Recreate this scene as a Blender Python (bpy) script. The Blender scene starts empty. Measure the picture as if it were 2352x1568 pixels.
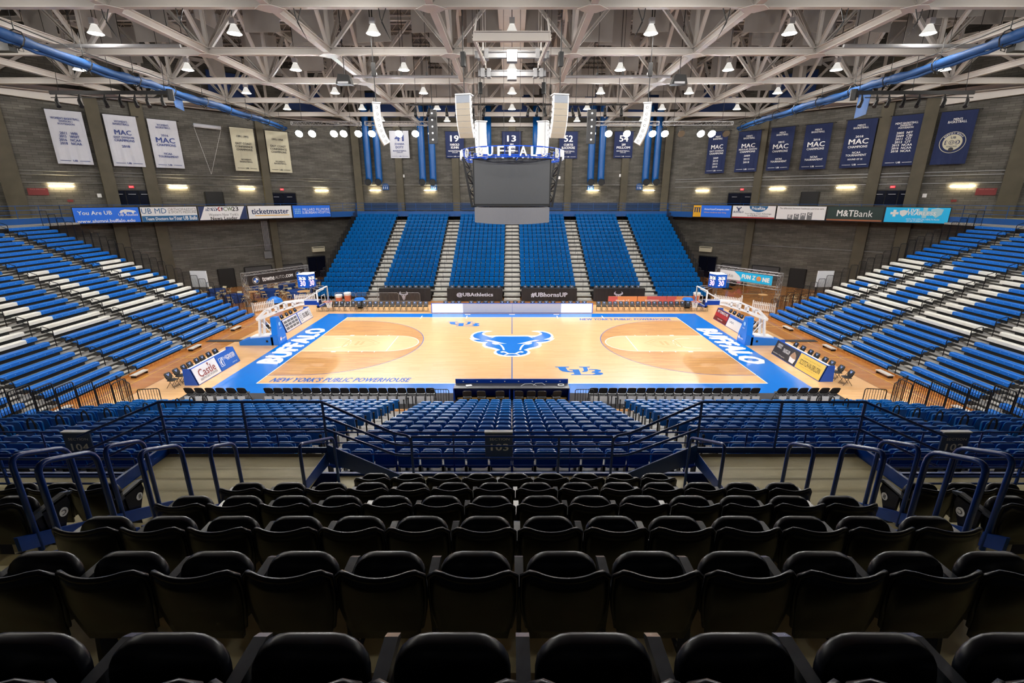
import bpy, math, random
from mathutils import Vector, Matrix
R = math.radians
random.seed(7)
S = bpy.context.scene
COL = S.collection
# ---------------------------------------------------------------- camera
TILT = R(17.03)
CAMP = Vector((0, -31.91, 9.92))
cam = bpy.data.cameras.new('camera'); co = bpy.data.objects.new('camera', cam); COL.objects.link(co)
co.location = CAMP; co.rotation_euler = (R(90) - TILT, 0, 0)
cam.sensor_width = 36; cam.lens = 36 * 1074 / 2352; cam.clip_start = .05; cam.clip_end = 300
S.camera = co
S.view_settings.view_transform = 'Standard'; S.view_settings.look = 'None'
S.view_settings.gamma = 1; S.view_settings.use_curve_mapping = False
S.view_settings.exposure = 0.27
S.cycles.max_bounces = 5; S.cycles.diffuse_bounces = 3; S.cycles.glossy_bounces = 3; S.cycles.transmission_bounces = 4
S.cycles.caustics_reflective = False; S.cycles.caustics_refractive = False
# ---------------------------------------------------------------- world and the large lights
w = bpy.data.worlds.new('hall_air'); S.world = w; w.use_nodes = True
w.node_tree.nodes['Background'].inputs[0].default_value = (.75, .85, 1, 1)
w.node_tree.nodes['Background'].inputs[1].default_value = 0.02

def aim(o, t):
    o.rotation_euler = (Vector(t) - o.location).to_track_quat('-Z', 'Y').to_euler()
def spot(loc, tgt, power, ang=75, blend=.6, size=.25, col=(1, .98, .95), data=None):
    if data is None:
        data = bpy.data.lights.new('flood', 'SPOT'); data.energy = power; data.spot_size = R(ang)
        data.spot_blend = blend; data.shadow_soft_size = size; data.color = col
    o = bpy.data.objects.new('flood_beam', data); COL.objects.link(o); o.location = loc; aim(o, tgt); return o
FLOODX = [-22.9, -20.6, -18.1, -17.0, -15.3, -13.6, -10.4, -8.5, -6.6]
FLOODY, FLOODZ = 16.7, 15.85
NFL = 17.6
FL = []
for sx in (-1, 1):
    for i, x in enumerate(FLOODX):
        FL.append((sx * x, FLOODY, FLOODZ))
# floods on the far lighting bridge look down at the court and the near half of the hall
for sx in (-1, 1):
    spot((sx * 20, FLOODY - .6, FLOODZ), (sx * 21, -6, 0), 4202, 95)
    spot((sx * 14, FLOODY - .6, FLOODZ), (sx * 5, 0, 0), 5252, 80)
    spot((sx * 8, FLOODY - .6, FLOODZ), (sx * 4, -7, 0), 3393, 80)
    # added lamps on an assumed mirror bridge, out of view above the frame
    spot((sx * 20, -NFL, 16.5), (sx * 22, 6, 0), 4687, 95)
    spot((sx * 14, -NFL, 16.5), (sx * 6, 1, 0), 5657, 105)
    spot((sx * 8, -NFL, 16.5), (sx * 5, 17, 2), 4202, 75)
BAYD = bpy.data.lights.new('high_bay_light', 'POINT'); BAYD.energy = 430
BAYD.shadow_soft_size = .2; BAYD.color = (1, .95, .88)

# ---------------------------------------------------------------- helpers
def P(px, py, X=None, Y=None, Z=None):
    """a point of the photograph met with a known plane of the hall"""
    r = (px - 1176.5) / 1074; u = (784 - py) / 1074; c, s = math.cos(TILT), math.sin(TILT)
    v = Vector((r, c + u * s, -s + u * c))
    t = (X - CAMP.x) / v.x if X is not None else (Y - CAMP.y) / v.y if Y is not None else (Z - CAMP.z) / v.z
    return CAMP + v * t

MATS = {}
def mat(name, col, rough=.5, metal=0, var=0, scale=8, emit=None, es=1, spec=None, bump=0, stretch=None, alpha=None):
    if name in MATS: return MATS[name]
    m = bpy.data.materials.new(name); m.use_nodes = True; n = m.node_tree; b = n.nodes['Principled BSDF']
    b.inputs['Base Color'].default_value = (*col, 1); b.inputs['Roughness'].default_value = rough
    b.inputs['Metallic'].default_value = metal
    if spec is not None: b.inputs['Specular IOR Level'].default_value = spec
    if alpha is not None: b.inputs['Alpha'].default_value = alpha
    if emit:
        if 'tube' not in name: m.cycles.emission_sampling = 'NONE'
        b.inputs['Emission Color'].default_value = (*emit, 1); b.inputs['Emission Strength'].default_value = es
    elif var or bump:
        tc = n.nodes.new('ShaderNodeTexCoord'); mp = n.nodes.new('ShaderNodeMapping')
        n.links.new(tc.outputs['Object'], mp.inputs[0])
        if stretch: mp.inputs['Scale'].default_value = stretch
        nz = n.nodes.new('ShaderNodeTexNoise'); nz.inputs['Scale'].default_value = scale; nz.inputs['Detail'].default_value = 2
        n.links.new(mp.outputs[0], nz.inputs[0])
        if var:
            mx = n.nodes.new('ShaderNodeMix'); mx.data_type = 'RGBA'
            mx.inputs[6].default_value = (*[c * (1 - var) for c in col], 1)
            mx.inputs[7].default_value = (*[min(1, c * (1 + var)) for c in col], 1)
            n.links.new(nz.outputs[0], mx.inputs[0]); n.links.new(mx.outputs[2], b.inputs['Base Color'])
        if bump:
            bp = n.nodes.new('ShaderNodeBump'); bp.inputs['Strength'].default_value = bump
            n.links.new(nz.outputs[0], bp.inputs['Height']); n.links.new(bp.outputs[0], b.inputs['Normal'])
    MATS[name] = m
    return m

def wood_mat(name, c1, c2, rough, seam, pw=.057, dark=.75):
    """strip floor running along x: per-strip tone, streaky grain, thin seams"""
    m = bpy.data.materials.new(name); m.use_nodes = True; n = m.node_tree; N = n.nodes.new; L = n.links.new
    b = n.nodes['Principled BSDF']; b.inputs['Roughness'].default_value = rough
    b.inputs['Coat Weight'].default_value = .2; b.inputs['Coat Roughness'].default_value = .12
    tc = N('ShaderNodeTexCoord'); mp = N('ShaderNodeMapping'); L(tc.outputs['Object'], mp.inputs[0])
    br = N('ShaderNodeTexBrick'); L(mp.outputs[0], br.inputs[0])
    br.inputs['Scale'].default_value = 1; br.inputs['Brick Width'].default_value = 1.4; br.inputs['Row Height'].default_value = pw * 2
    br.inputs['Mortar Size'].default_value = .0015; br.inputs['Bias'].default_value = 0
    br.inputs['Color1'].default_value = (*c1, 1); br.inputs['Color2'].default_value = (*c2, 1)
    br.inputs['Mortar'].default_value = (*[c * seam for c in c1], 1)
    mp2 = N('ShaderNodeMapping'); mp2.inputs['Scale'].default_value = (.35, 6, 1); L(tc.outputs['Object'], mp2.inputs[0])
    nz = N('ShaderNodeTexNoise'); nz.inputs['Scale'].default_value = 1.6; nz.inputs['Detail'].default_value = 3; L(mp2.outputs[0], nz.inputs[0])
    rp = N('ShaderNodeMapRange'); rp.inputs[1].default_value = .35; rp.inputs[2].default_value = .7
    rp.inputs[3].default_value = 1; rp.inputs[4].default_value = dark; L(nz.outputs[0], rp.inputs[0])
    mx = N('ShaderNodeMix'); mx.data_type = 'RGBA'; mx.blend_type = 'MULTIPLY'; mx.inputs[0].default_value = 1
    L(br.outputs[0], mx.inputs[6]); L(rp.outputs[0], mx.inputs[7]); L(mx.outputs[2], b.inputs['Base Color'])
    MATS[name] = m; return m

def brick_mat(name, c1, c2, mort, bw=.8, bh=.2, rough=.85):
    m = bpy.data.materials.new(name); m.use_nodes = True; n = m.node_tree; N = n.nodes.new; L = n.links.new
    b = n.nodes['Principled BSDF']; b.inputs['Roughness'].default_value = rough
    uv = N('ShaderNodeUVMap'); uv.uv_map = 'UVMap'
    br = N('ShaderNodeTexBrick'); L(uv.outputs[0], br.inputs[0]); br.inputs['Scale'].default_value = 1
    br.inputs['Brick Width'].default_value = bw; br.inputs['Row Height'].default_value = bh; br.inputs['Mortar Size'].default_value = .012
    br.inputs['Color1'].default_value = (*c1, 1); br.inputs['Color2'].default_value = (*c2, 1); br.inputs['Mortar'].default_value = (*mort, 1)
    mp = N('ShaderNodeMapping'); mp.inputs['Scale'].default_value = (.25, 1.4, 1); L(uv.outputs[0], mp.inputs[0])
    nz = N('ShaderNodeTexNoise'); nz.inputs['Scale'].default_value = 1.3; nz.inputs['Detail'].default_value = 4; L(mp.outputs[0], nz.inputs[0])
    rp = N('ShaderNodeMapRange'); rp.inputs[1].default_value = .3; rp.inputs[2].default_value = .7
    rp.inputs[3].default_value = .62; rp.inputs[4].default_value = 1.2; L(nz.outputs[0], rp.inputs[0])
    mx = N('ShaderNodeMix'); mx.data_type = 'RGBA'; mx.blend_type = 'MULTIPLY'; mx.inputs[0].default_value = 1
    L(br.outputs[0], mx.inputs[6]); L(rp.outputs[0], mx.inputs[7]); L(mx.outputs[2], b.inputs['Base Color'])
    MATS[name] = m; return m

def glass_mat():
    m = bpy.data.materials.new('clear_board_glass'); m.use_nodes = True; n = m.node_tree
    b = n.nodes['Principled BSDF']; b.inputs['Base Color'].default_value = (.9, .95, .95, 1)
    b.inputs['Roughness'].default_value = .02; b.inputs['Transmission Weight'].default_value = 1; b.inputs['IOR'].default_value = 1.02
    MATS['glass'] = m; return m

def root_matrix(p):
    M = Matrix.Identity(4)
    while p is not None:
        M = Matrix.Translation(p.location) @ p.rotation_euler.to_matrix().to_4x4() @ M; p = p.parent
    return M

class MB:
    def __init__(s): s.v = []; s.f = []; s.uv = None
    def add(s, vs, fs):
        k = len(s.v); s.v += [tuple(x) for x in vs]; s.f += [tuple(i + k for i in f) for f in fs]; return s
    def box(s, c, d, rz=0, ry=0, rx=0):
        M = Matrix.Rotation(rz, 3, 'Z') @ Matrix.Rotation(ry, 3, 'Y') @ Matrix.Rotation(rx, 3, 'X') if (rz or ry or rx) else None
        vs = []
        for z in (-.5, .5):
            for x, y in ((-.5, -.5), (.5, -.5), (.5, .5), (-.5, .5)):
                p = Vector((x * d[0], y * d[1], z * d[2]))
                if M: p = M @ p
                vs.append((p.x + c[0], p.y + c[1], p.z + c[2]))
        return s.add(vs, [(3, 2, 1, 0), (4, 5, 6, 7), (0, 1, 5, 4), (1, 2, 6, 5), (2, 3, 7, 6), (3, 0, 4, 7)])
    def bb(s, x0, x1, y0, y1, z0, z1):
        return s.box(((x0 + x1) / 2, (y0 + y1) / 2, (z0 + z1) / 2), (x1 - x0, y1 - y0, z1 - z0))
    def beam(s, a, b, wd, ht, up=(0, 0, 1)):
        a = Vector(a); b = Vector(b); d = (b - a).normalized(); u = Vector(up)
        if abs(d.dot(u)) > .98: u = Vector((1, 0, 0))
        r = d.cross(u).normalized(); u = r.cross(d).normalized()
        vs = [p + r * (i * wd / 2) + u * (j * ht / 2) for p in (a, b) for i, j in ((-1, -1), (1, -1), (1, 1), (-1, 1))]
        return s.add(vs, [(0, 1, 2, 3), (7, 6, 5, 4), (0, 4, 5, 1), (1, 5, 6, 2), (2, 6, 7, 3), (3, 7, 4, 0)])
    def ibeam(s, a, b, wd, ht, t=.04, up=(0, 0, 1)):
        a = Vector(a); b = Vector(b); d = (b - a).normalized(); u = Vector(up)
        if abs(d.dot(u)) > .98: u = Vector((1, 0, 0))
        r = d.cross(u).normalized(); u = r.cross(d).normalized()
        for k in (-1, 1): s.beam(a + u * k * (ht - t) / 2, b + u * k * (ht - t) / 2, wd, t, up)
        return s.beam(a, b, t, ht - 2 * t, up)
    def tube(s, pts, r, n=6, cap=True):
        pts = [Vector(p) for p in pts]; rings = []; ref = None
        for i, p in enumerate(pts):
            d = ((pts[min(i + 1, len(pts) - 1)] - p).normalized() + (p - pts[max(i - 1, 0)]).normalized())
            d = d.normalized() if d.length > 1e-6 else Vector((0, 0, 1))
            if ref is None:
                ref = Vector((0, 0, 1)) if abs(d.z) < .9 else Vector((1, 0, 0))
            a = d.cross(ref).normalized(); b = a.cross(d).normalized(); ref = b
            rr = r[i] if isinstance(r, (list, tuple)) else r
            rings.append([p + a * math.cos(6.28318 * k / n) * rr + b * math.sin(6.28318 * k / n) * rr for k in range(n)])
        vs = [q for g in rings for q in g]; fs = []
        for i in range(len(rings) - 1):
            for k in range(n):
                fs.append((i * n + k, i * n + (k + 1) % n, (i + 1) * n + (k + 1) % n, (i + 1) * n + k))
        if cap: fs += [tuple(range(n - 1, -1, -1)), tuple((len(rings) - 1) * n + k for k in range(n))]
        return s.add(vs, fs)
    def lathe(s, prof, c, n=16, axis='Z'):
        vs = []; fs = []
        for (r, z) in prof:
            for k in range(n):
                a = 6.28318 * k / n; q = (r * math.cos(a), r * math.sin(a), z)
                if axis == 'Y': q = (q[0], q[2], q[1])
                if axis == 'X': q = (q[2], q[0], q[1])
                vs.append((q[0] + c[0], q[1] + c[1], q[2] + c[2]))
        for i in range(len(prof) - 1):
            for k in range(n): fs.append((i * n + k, i * n + (k + 1) % n, (i + 1) * n + (k + 1) % n, (i + 1) * n + k))
        return s.add(vs, fs)
    def disc(s, c, r, n=24, nrm='Z', r2=None):
        vs = []
        for k in range(n):
            a = 6.28318 * k / n; x, y = r * math.cos(a), (r2 or r) * math.sin(a)
            q = (x, y, 0) if nrm == 'Z' else (x, 0, y) if nrm == 'Y' else (0, x, y)
            vs.append((q[0] + c[0], q[1] + c[1], q[2] + c[2]))
        return s.add(vs, [tuple(range(n))])
    def ex(s, pts, vec):
        """a polygon of 3-D points swept by vec"""
        n = len(pts); v = Vector(vec); ps = [Vector(p) for p in pts]
        return s.add(ps + [p + v for p in ps], [tuple(range(n - 1, -1, -1)), tuple(range(n, 2 * n))] + [(i, (i + 1) % n, n + (i + 1) % n, n + i) for i in range(n)])
    def strip(s, pts, wd, z):
        """flat ribbon on the floor"""
        n = len(pts); L = []; 
        for i, p in enumerate(pts):
            a = Vector(pts[max(i - 1, 0)][:2]); b = Vector(pts[min(i + 1, n - 1)][:2]); d = (b - a).normalized()
            q = Vector((-d.y, d.x)) * wd / 2; L += [(p[0] + q.x, p[1] + q.y, z), (p[0] - q.x, p[1] - q.y, z)]
        return s.add(L, [(2 * i, 2 * i + 1, 2 * i + 3, 2 * i + 2) for i in range(n - 1)])
    def build(s, name, m, parent=None, smooth=False, world=True, label=None):
        me = bpy.data.meshes.new(name); vs = s.v
        if parent is not None and world:
            Mi = root_matrix(parent).inverted(); vs = [Mi @ Vector(v) for v in vs]
        me.from_pydata(vs, [], s.f)
        ms = m if isinstance(m, (list, tuple)) else [m]
        for q in ms: me.materials.append(q)
        if s.uv:
            ul = me.uv_layers.new(name='UVMap')
            for i, u in enumerate(s.uv): ul.data[i].uv = u
        if smooth: me.shade_smooth()
        me.validate()
        o = bpy.data.objects.new(name, me); COL.objects.link(o)
        if parent is not None: o.parent = parent
        if label: o['label'] = label
        return o

def tag(o, label=None, cat=None, group=None, kind=None):
    if label: o['label'] = label
    if cat: o['category'] = cat
    if group: o['group'] = group
    if kind: o['kind'] = kind
    return o
def thing(name, label, cat, loc=(0, 0, 0), rz=0, group=None):
    o = bpy.data.objects.new(name, None); COL.objects.link(o); o.location = loc; o.rotation_euler = (0, 0, rz)
    o.empty_display_size = .1
    return tag(o, label, cat, group)
def struct(name, mb, m, **k):
    o = mb.build(name, m, **k); o['kind'] = 'structure'; return o
def dup(o, loc=None, rz=None, label=None, group=None, parent=None, swap=None, mirror=False):
    c = o.copy(); COL.objects.link(c)
    if parent is not None: c.parent = parent
    if loc is not None: c.location = loc
    if rz is not None: c.rotation_euler = (0, 0, rz)
    if label: c['label'] = label
    if group: c['group'] = group
    for ch in KIDS.get(o.name, None) or list(o.children): dup(ch, parent=c)
    return c
KIDS = {}
ORD = ['first', 'second', 'third', 'fourth', 'fifth', 'sixth', 'seventh', 'eighth', 'ninth', 'tenth', 'eleventh', 'twelfth',
       'thirteenth', 'fourteenth', 'fifteenth', 'sixteenth', 'seventeenth', 'eighteenth', 'nineteenth', 'twentieth', 'twenty-first',
       'twenty-second', 'twenty-third', 'twenty-fourth', 'twenty-fifth', 'twenty-sixth']
# ---- lettering: the glyph outlines of the built-in typeface turned into real flat shapes
TXT = {}
def glyphs(txt, bold, shear, ext):
    k = (txt, bold, shear, ext)
    if k not in TXT:
        cu = bpy.data.curves.new('t', 'FONT'); cu.body = txt; cu.offset = 0; cu.space_character = 1 + bold * 1.6; cu.shear = shear; cu.resolution_u = 2; cu.extrude = ext
        cu.align_x = 'CENTER'; cu.space_line = 1.0
        ob = bpy.data.objects.new('t', cu); me = ob.to_mesh()
        vs = [v.co.copy() for v in me.vertices]; fs = [tuple(p.vertices) for p in me.polygons]
        ob.to_mesh_clear(); bpy.data.objects.remove(ob); bpy.data.curves.remove(cu)
        x0 = min(v.x for v in vs); x1 = max(v.x for v in vs); y0 = min(v.y for v in vs); y1 = max(v.y for v in vs)
        if bold > .015:          # heavier strokes: the same glyphs laid again a little to each side
            n0 = len(vs); v0 = list(vs); f0 = list(fs); e_ = bold
            for i_, (dx, dy) in enumerate(((-e_, 0), (e_, 0), (0, e_ * .5), (0, -e_ * .5))):
                vs += [v + Vector((dx, dy, .0001 * (i_ + 1))) for v in v0]; fs += [tuple(q + n0 * (i_ + 1) for q in f) for f in f0]
            x0 -= e_; x1 += e_; y0 -= e_ * .5; y1 += e_ * .5
        TXT[k] = (vs, fs, x0, x1, y0, y1)
    return TXT[k]
def text(mb, txt, c, right, up, h=None, wd=None, bold=.012, shear=0, ext=0):
    """centre the words at c; h the height and wd the width they fill"""
    vs, fs, x0, x1, y0, y1 = glyphs(txt, bold, shear, ext)
    sy = h / (y1 - y0) if h else wd / (x1 - x0); sx = wd / (x1 - x0) if wd else sy
    r = Vector(right).normalized(); u = Vector(up).normalized(); nn = r.cross(u); c = Vector(c)
    mb.add([c + r * ((v.x - (x0 + x1) / 2) * sx) + u * ((v.y - (y0 + y1) / 2) * sy) + nn * v.z for v in vs], fs)
    return mb
def lettering(parent, m, items, name='lettering', label=None):
    """items: (text, centre, right, up, h, wd, bold[, shear])"""
    mb = MB()
    for it in items:
        t, c, r, u, h, wd = it[:6]; text(mb, t, c, r, u, h, wd, it[6] if len(it) > 6 else .012, it[7] if len(it) > 7 else 0)
    return mb.build(name, m, parent, label=label)
def hexc(r, g, b):
    f = lambda c: (c / 255 / 12.92) if c <= 10 else ((c / 255 + .055) / 1.055) ** 2.4
    return (f(r), f(g), f(b))
# ---------------------------------------------------------------- materials
WLIGHT = wood_mat('pale_maple_court', hexc(234, 188, 134), hexc(224, 172, 114), .3, .8, dark=.86)
WDARK = wood_mat('stained_maple_arc', hexc(216, 162, 96), hexc(198, 140, 76), .3, .75, dark=.72)
WKEY = wood_mat('pale_maple_key', hexc(238, 196, 144), hexc(233, 187, 132), .3, .85, dark=.9)
WGYM = wood_mat('orange_gym_floor', hexc(204, 142, 78), hexc(186, 120, 58), .16, .6, dark=.8)
PBLUE = mat('court_blue_paint', hexc(0, 112, 208), .18, spec=.6, var=.04, scale=3)
PWHITE = mat('white_court_paint', hexc(250, 246, 238), .3)
PLINE = mat('blue_line_paint', hexc(0, 84, 172), .5, spec=.2)
PTAN = mat('tan_emblem_paint', hexc(206, 160, 100), .3)
BLOCK = brick_mat('grey_concrete_block', hexc(106, 103, 97), hexc(87, 85, 79), hexc(63, 61, 57))
CONC = mat('brown_concrete', hexc(86, 81, 68), .85, var=.25, scale=1.2)
DECKC = mat('stained_concrete_floor', hexc(176, 165, 120), .55, var=.28, scale=1.6, stretch=(.5, 2.2, 1))
SEATB = mat('blue_seat_plastic', hexc(0, 96, 170), .3, spec=.22, var=.04, scale=20)
SEATK = mat('black_seat_plastic', hexc(6, 10, 22), .32, spec=.35, var=.1, scale=14)
PADK = mat('black_vinyl', hexc(24, 24, 25), .42, var=.1, scale=30)
STEELK = mat('black_steel', hexc(22, 22, 23), .4, metal=.2, var=.08, scale=20)
BENB = mat('blue_bench_plastic', hexc(0, 108, 204), .36, spec=.5, var=.04, scale=6)
BENW = mat('white_bench_plastic', hexc(238, 236, 228), .38, var=.03, scale=6)
ALUM = mat('grey_aluminium_deck', hexc(160, 157, 152), .5, metal=0, var=.12, scale=5, stretch=(6, .6, 1))
ALUMN = mat('grey_aluminium_tread', hexc(188, 185, 178), .5, metal=0, var=.12, scale=5, stretch=(.6, 6, 1))
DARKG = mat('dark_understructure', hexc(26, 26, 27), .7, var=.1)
NAVY = mat('navy_enamel', hexc(6, 54, 132), .3, spec=.5, var=.06, scale=12)
FASC = mat('blue_fascia_paint', hexc(2, 78, 150), .45, var=.06)
STEELW = mat('cream_steel_paint', hexc(206, 200, 194), .5, var=.07, scale=.8)
DECK = mat('grey_roof_deck', hexc(118, 113, 108), .7, var=.12, scale=.6)
BAFF = mat('grey_acoustic_board', hexc(168, 163, 158), .85, var=.06, scale=2)
WHT = mat('white_enamel', hexc(240, 240, 240), .35, var=.03)
GALV = mat('galvanised_metal', hexc(168, 168, 170), .38, metal=.7, var=.12, scale=9)
BLK = mat('matt_black', hexc(7, 7, 8), .55, var=.1)
GLS = glass_mat()
VINW = mat('white_banner_cloth', hexc(200, 202, 212), .6, var=.05, scale=3, bump=.1)
VINC = mat('cream_banner_cloth', hexc(202, 197, 172), .6, var=.05, scale=3, bump=.1)
VINB = mat('royal_blue_banner_cloth', hexc(6, 28, 76), .75, var=.08, scale=3, bump=.1)
INKB = mat('blue_lettering', hexc(34, 58, 130), .6)
INKW = mat('white_lettering', hexc(240, 240, 240), .5)
INKK = mat('black_lettering', hexc(24, 24, 26), .5)
CARPET = mat('charcoal_carpet', hexc(52, 50, 52), .95, var=.15, scale=40)
# ================================================================ THE SETTING
WC = 54.7      # the corner walls run at 45 degrees: Y = WC - |X|
FC = 51.5      # and the gallery edge in front of them
def PW(px, py, c=WC):
    """photo point on the 45 degree corner wall (left or right by its side of the picture)"""
    r = (px - 1176.5) / 1074; u = (784 - py) / 1074; cc, s = math.cos(TILT), math.sin(TILT)
    v = Vector((r, cc + u * s, -s + u * cc)); t = (c - CAMP.y) / (v.y + abs(v.x)); return CAMP + v * t
fl = MB().bb(-52, 52, -40, 36, -.3, 0); struct('floor', fl, WGYM)
def wall(name, pts, z0=0, z1=25, m=BLOCK, back=.4):
    mb = MB(); mb.uv = []; s = 0
    for (a, b) in zip(pts[:-1], pts[1:]):
        a = Vector(a); b = Vector(b); l = (b - a).length; d = (b - a).normalized(); nn = Vector((-d.y, d.x)) * back
        mb.add([(a.x, a.y, z0), (b.x, b.y, z0), (b.x, b.y, z1), (a.x, a.y, z1)], [(0, 1, 2, 3)]); mb.uv += [(s, z0), (s + l, z0), (s + l, z1), (s, z1)]
        mb.add([(a.x + nn.x, a.y + nn.y, z0), (b.x + nn.x, b.y + nn.y, z0), (b.x + nn.x, b.y + nn.y, z1), (a.x + nn.x, a.y + nn.y, z1)], [(3, 2, 1, 0)]); mb.uv += [(0, 0)] * 4
        s += l
    return struct(name, mb, m)
BY = 34.0; CX0 = WC - BY
wall('wall_back', [(-CX0, BY), (CX0, BY)])
wall('wall_back_left', [(-48, WC - 48), (-CX0, BY)])
wall('wall_back_right', [(CX0, BY), (48, WC - 48)])
wall('wall_left', [(-48, -40), (-48, WC - 48)])
wall('wall_right', [(48, WC - 48), (48, -40)])
struct('ceiling', MB().bb(-50, 50, -40, 36, 25.2, 25.5), DECK)
# upper gallery that rings the hall, with a blue edge
gz0, gz1 = 7.7, 8.25
gb = MB()
LX = 40.2; LY = FC - LX; GX = FC - 31.3
for sx in (-1, 1):
    q = [(sx * LX, -20), (sx * LX, LY), (sx * GX, 31.3), (0, 31.3), (0, BY), (sx * CX0, BY), (sx * 48, WC - 48), (sx * 48, -20)]
    if sx > 0: q = q[::-1]
    gb.ex([(x, y, gz0 + .05) for x, y in q], (0, 0, gz1 - gz0 - .05))
struct('trim_1', gb, DECKC)
fb = MB()
pts = [(-LX, -20), (-LX, LY), (-GX, 31.3), (GX, 31.3), (LX, LY), (LX, -20)]
for a, b in zip(pts[:-1], pts[1:]):
    a = Vector((*a, (gz0 + gz1) / 2)); b = Vector((*b, (gz0 + gz1) / 2)); fb.beam(a, b, .12, gz1 - gz0 + .12)
struct('trim_2', fb, FASC)
# concrete piers standing against the walls
k = 3
def pier(x, y, ang, wd=.9, dp=.5, z1=25, m=CONC):
    global k
    struct('trim_%d' % k, MB().box((x, y, z1 / 2), (wd, dp, z1), rz=ang), m); k += 1
for x in (-14.9, -7.45, 0, 7.45, 14.9): pier(x, BY - .15, 0)
for sx in (-1, 1):
    pier(sx * (CX0 - .3), BY - .4, sx * R(-22))
    for px, wd, dp in ((619, .8, .5), (358, 1.0, .5), (262, 1.0, .9), (42, 1.3, .7)):
        p = PW(1176.5 + sx * (1176.5 - px), 470); pier(p.x - sx * .1, p.y - .1, -sx * R(45), wd, dp)
# pale steel beam along the head of the side walls
for sx in (-1, 1):
    a = PW(1176.5 - sx * 1186, 204, WC - .6); b = PW(1176.5 - sx * 985, 233, WC - .6)
    struct('trim_%d' % k, MB().ibeam(a, b, .4, .7, .06), STEELW); k += 1
# conduits
cb = MB()
for sx in (-1, 1):
    for z, off in ((11.95, .1), (12.25, .12), (11.25, .1)):
        pa = (sx * 46, WC - 46 - off, z); pb = (sx * 21.5, WC - 21.5 - off, z); cb.tube([pa, pb], .035, 5)
cb.tube([(-20, BY - .1, 11.6), (20, BY - .1, 11.6)], .035, 5)
for sx in (-1, 1): cb.tube([(sx * 38, WC - 38.1, 4.6), (sx * 24, WC - 24.1, 4.5)], .03, 5)
struct('trim_%d' % k, cb, GALV); k += 1
# door openings: dark recessed leaves in steel frames
dn = 1
def door(px0, px1, py0, py1, sx, corner=True, handle=True, leaf=BLK, nleaf=2):
    global dn
    f = (lambda a, b: PW(1176.5 - sx * (1176.5 - a), b, WC - .12)) if corner else (lambda a, b: P(1176.5 - sx * (1176.5 - a), b, Y=BY - .12))
    a = f(px0, py1); b = f(px1, py1); top = f((px0 + px1) / 2, py0).z; bot = f((px0 + px1) / 2, py1).z
    a.z = b.z = 0; d = (b - a).normalized(); nn = Vector((d.y, -d.x, 0))
    if nn.y > 0: nn = -nn
    r = thing('door_%d' % dn, None, None, (a.x, a.y, bot)); r['kind'] = 'structure'; dn += 1
    fr = MB(); up = Vector((0, 0, 1)); A = a + up * bot; B = b + up * bot
    for p in (A, B): fr.beam(p, p + up * (top - bot), .1, .14, up=(1, 0, 0))
    fr.beam(A + up * (top - bot), B + up * (top - bot), .14, .1); fr.build('door_frame', DARKG, r)
    for i in range(nleaf):
        p = A.lerp(B, i / nleaf + .01) + nn * .01; q = A.lerp(B, (i + 1) / nleaf - .01) + nn * .01
        lf = MB().ex([p, q, q + up * (top - bot - .05), p + up * (top - bot - .05)], nn * .05).build('door_leaf', leaf, r)
        if handle:
            m_ = p.lerp(q, .5) + nn * .1 + up * 1.0; MB().beam(m_ - d * .3, m_ + d * .3, .05, .05).build('push_bar', GALV, lf)
    return r
GLD = mat('dark_door_glass', hexc(14, 18, 34), .12, spec=.6)
for sx in (1, -1):
    door(264, 352, 437, 470, sx, leaf=GLD, nleaf=3); door(476, 516, 441, 472, sx, handle=False, nleaf=1); door(622, 682, 443, 472, sx, leaf=GLD)
    door(508, 544, 617, 662, sx, handle=False, nleaf=1); door(712, 752, 588, 640, sx, leaf=GLD)
    door(566, 628, 611, 640, sx, handle=False, nleaf=1, leaf=mat('grey_shutter', hexc(70, 70, 72), .6)); door(640, 698, 607, 636, sx, handle=False, nleaf=1, leaf=MATS['grey_shutter'])

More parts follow.
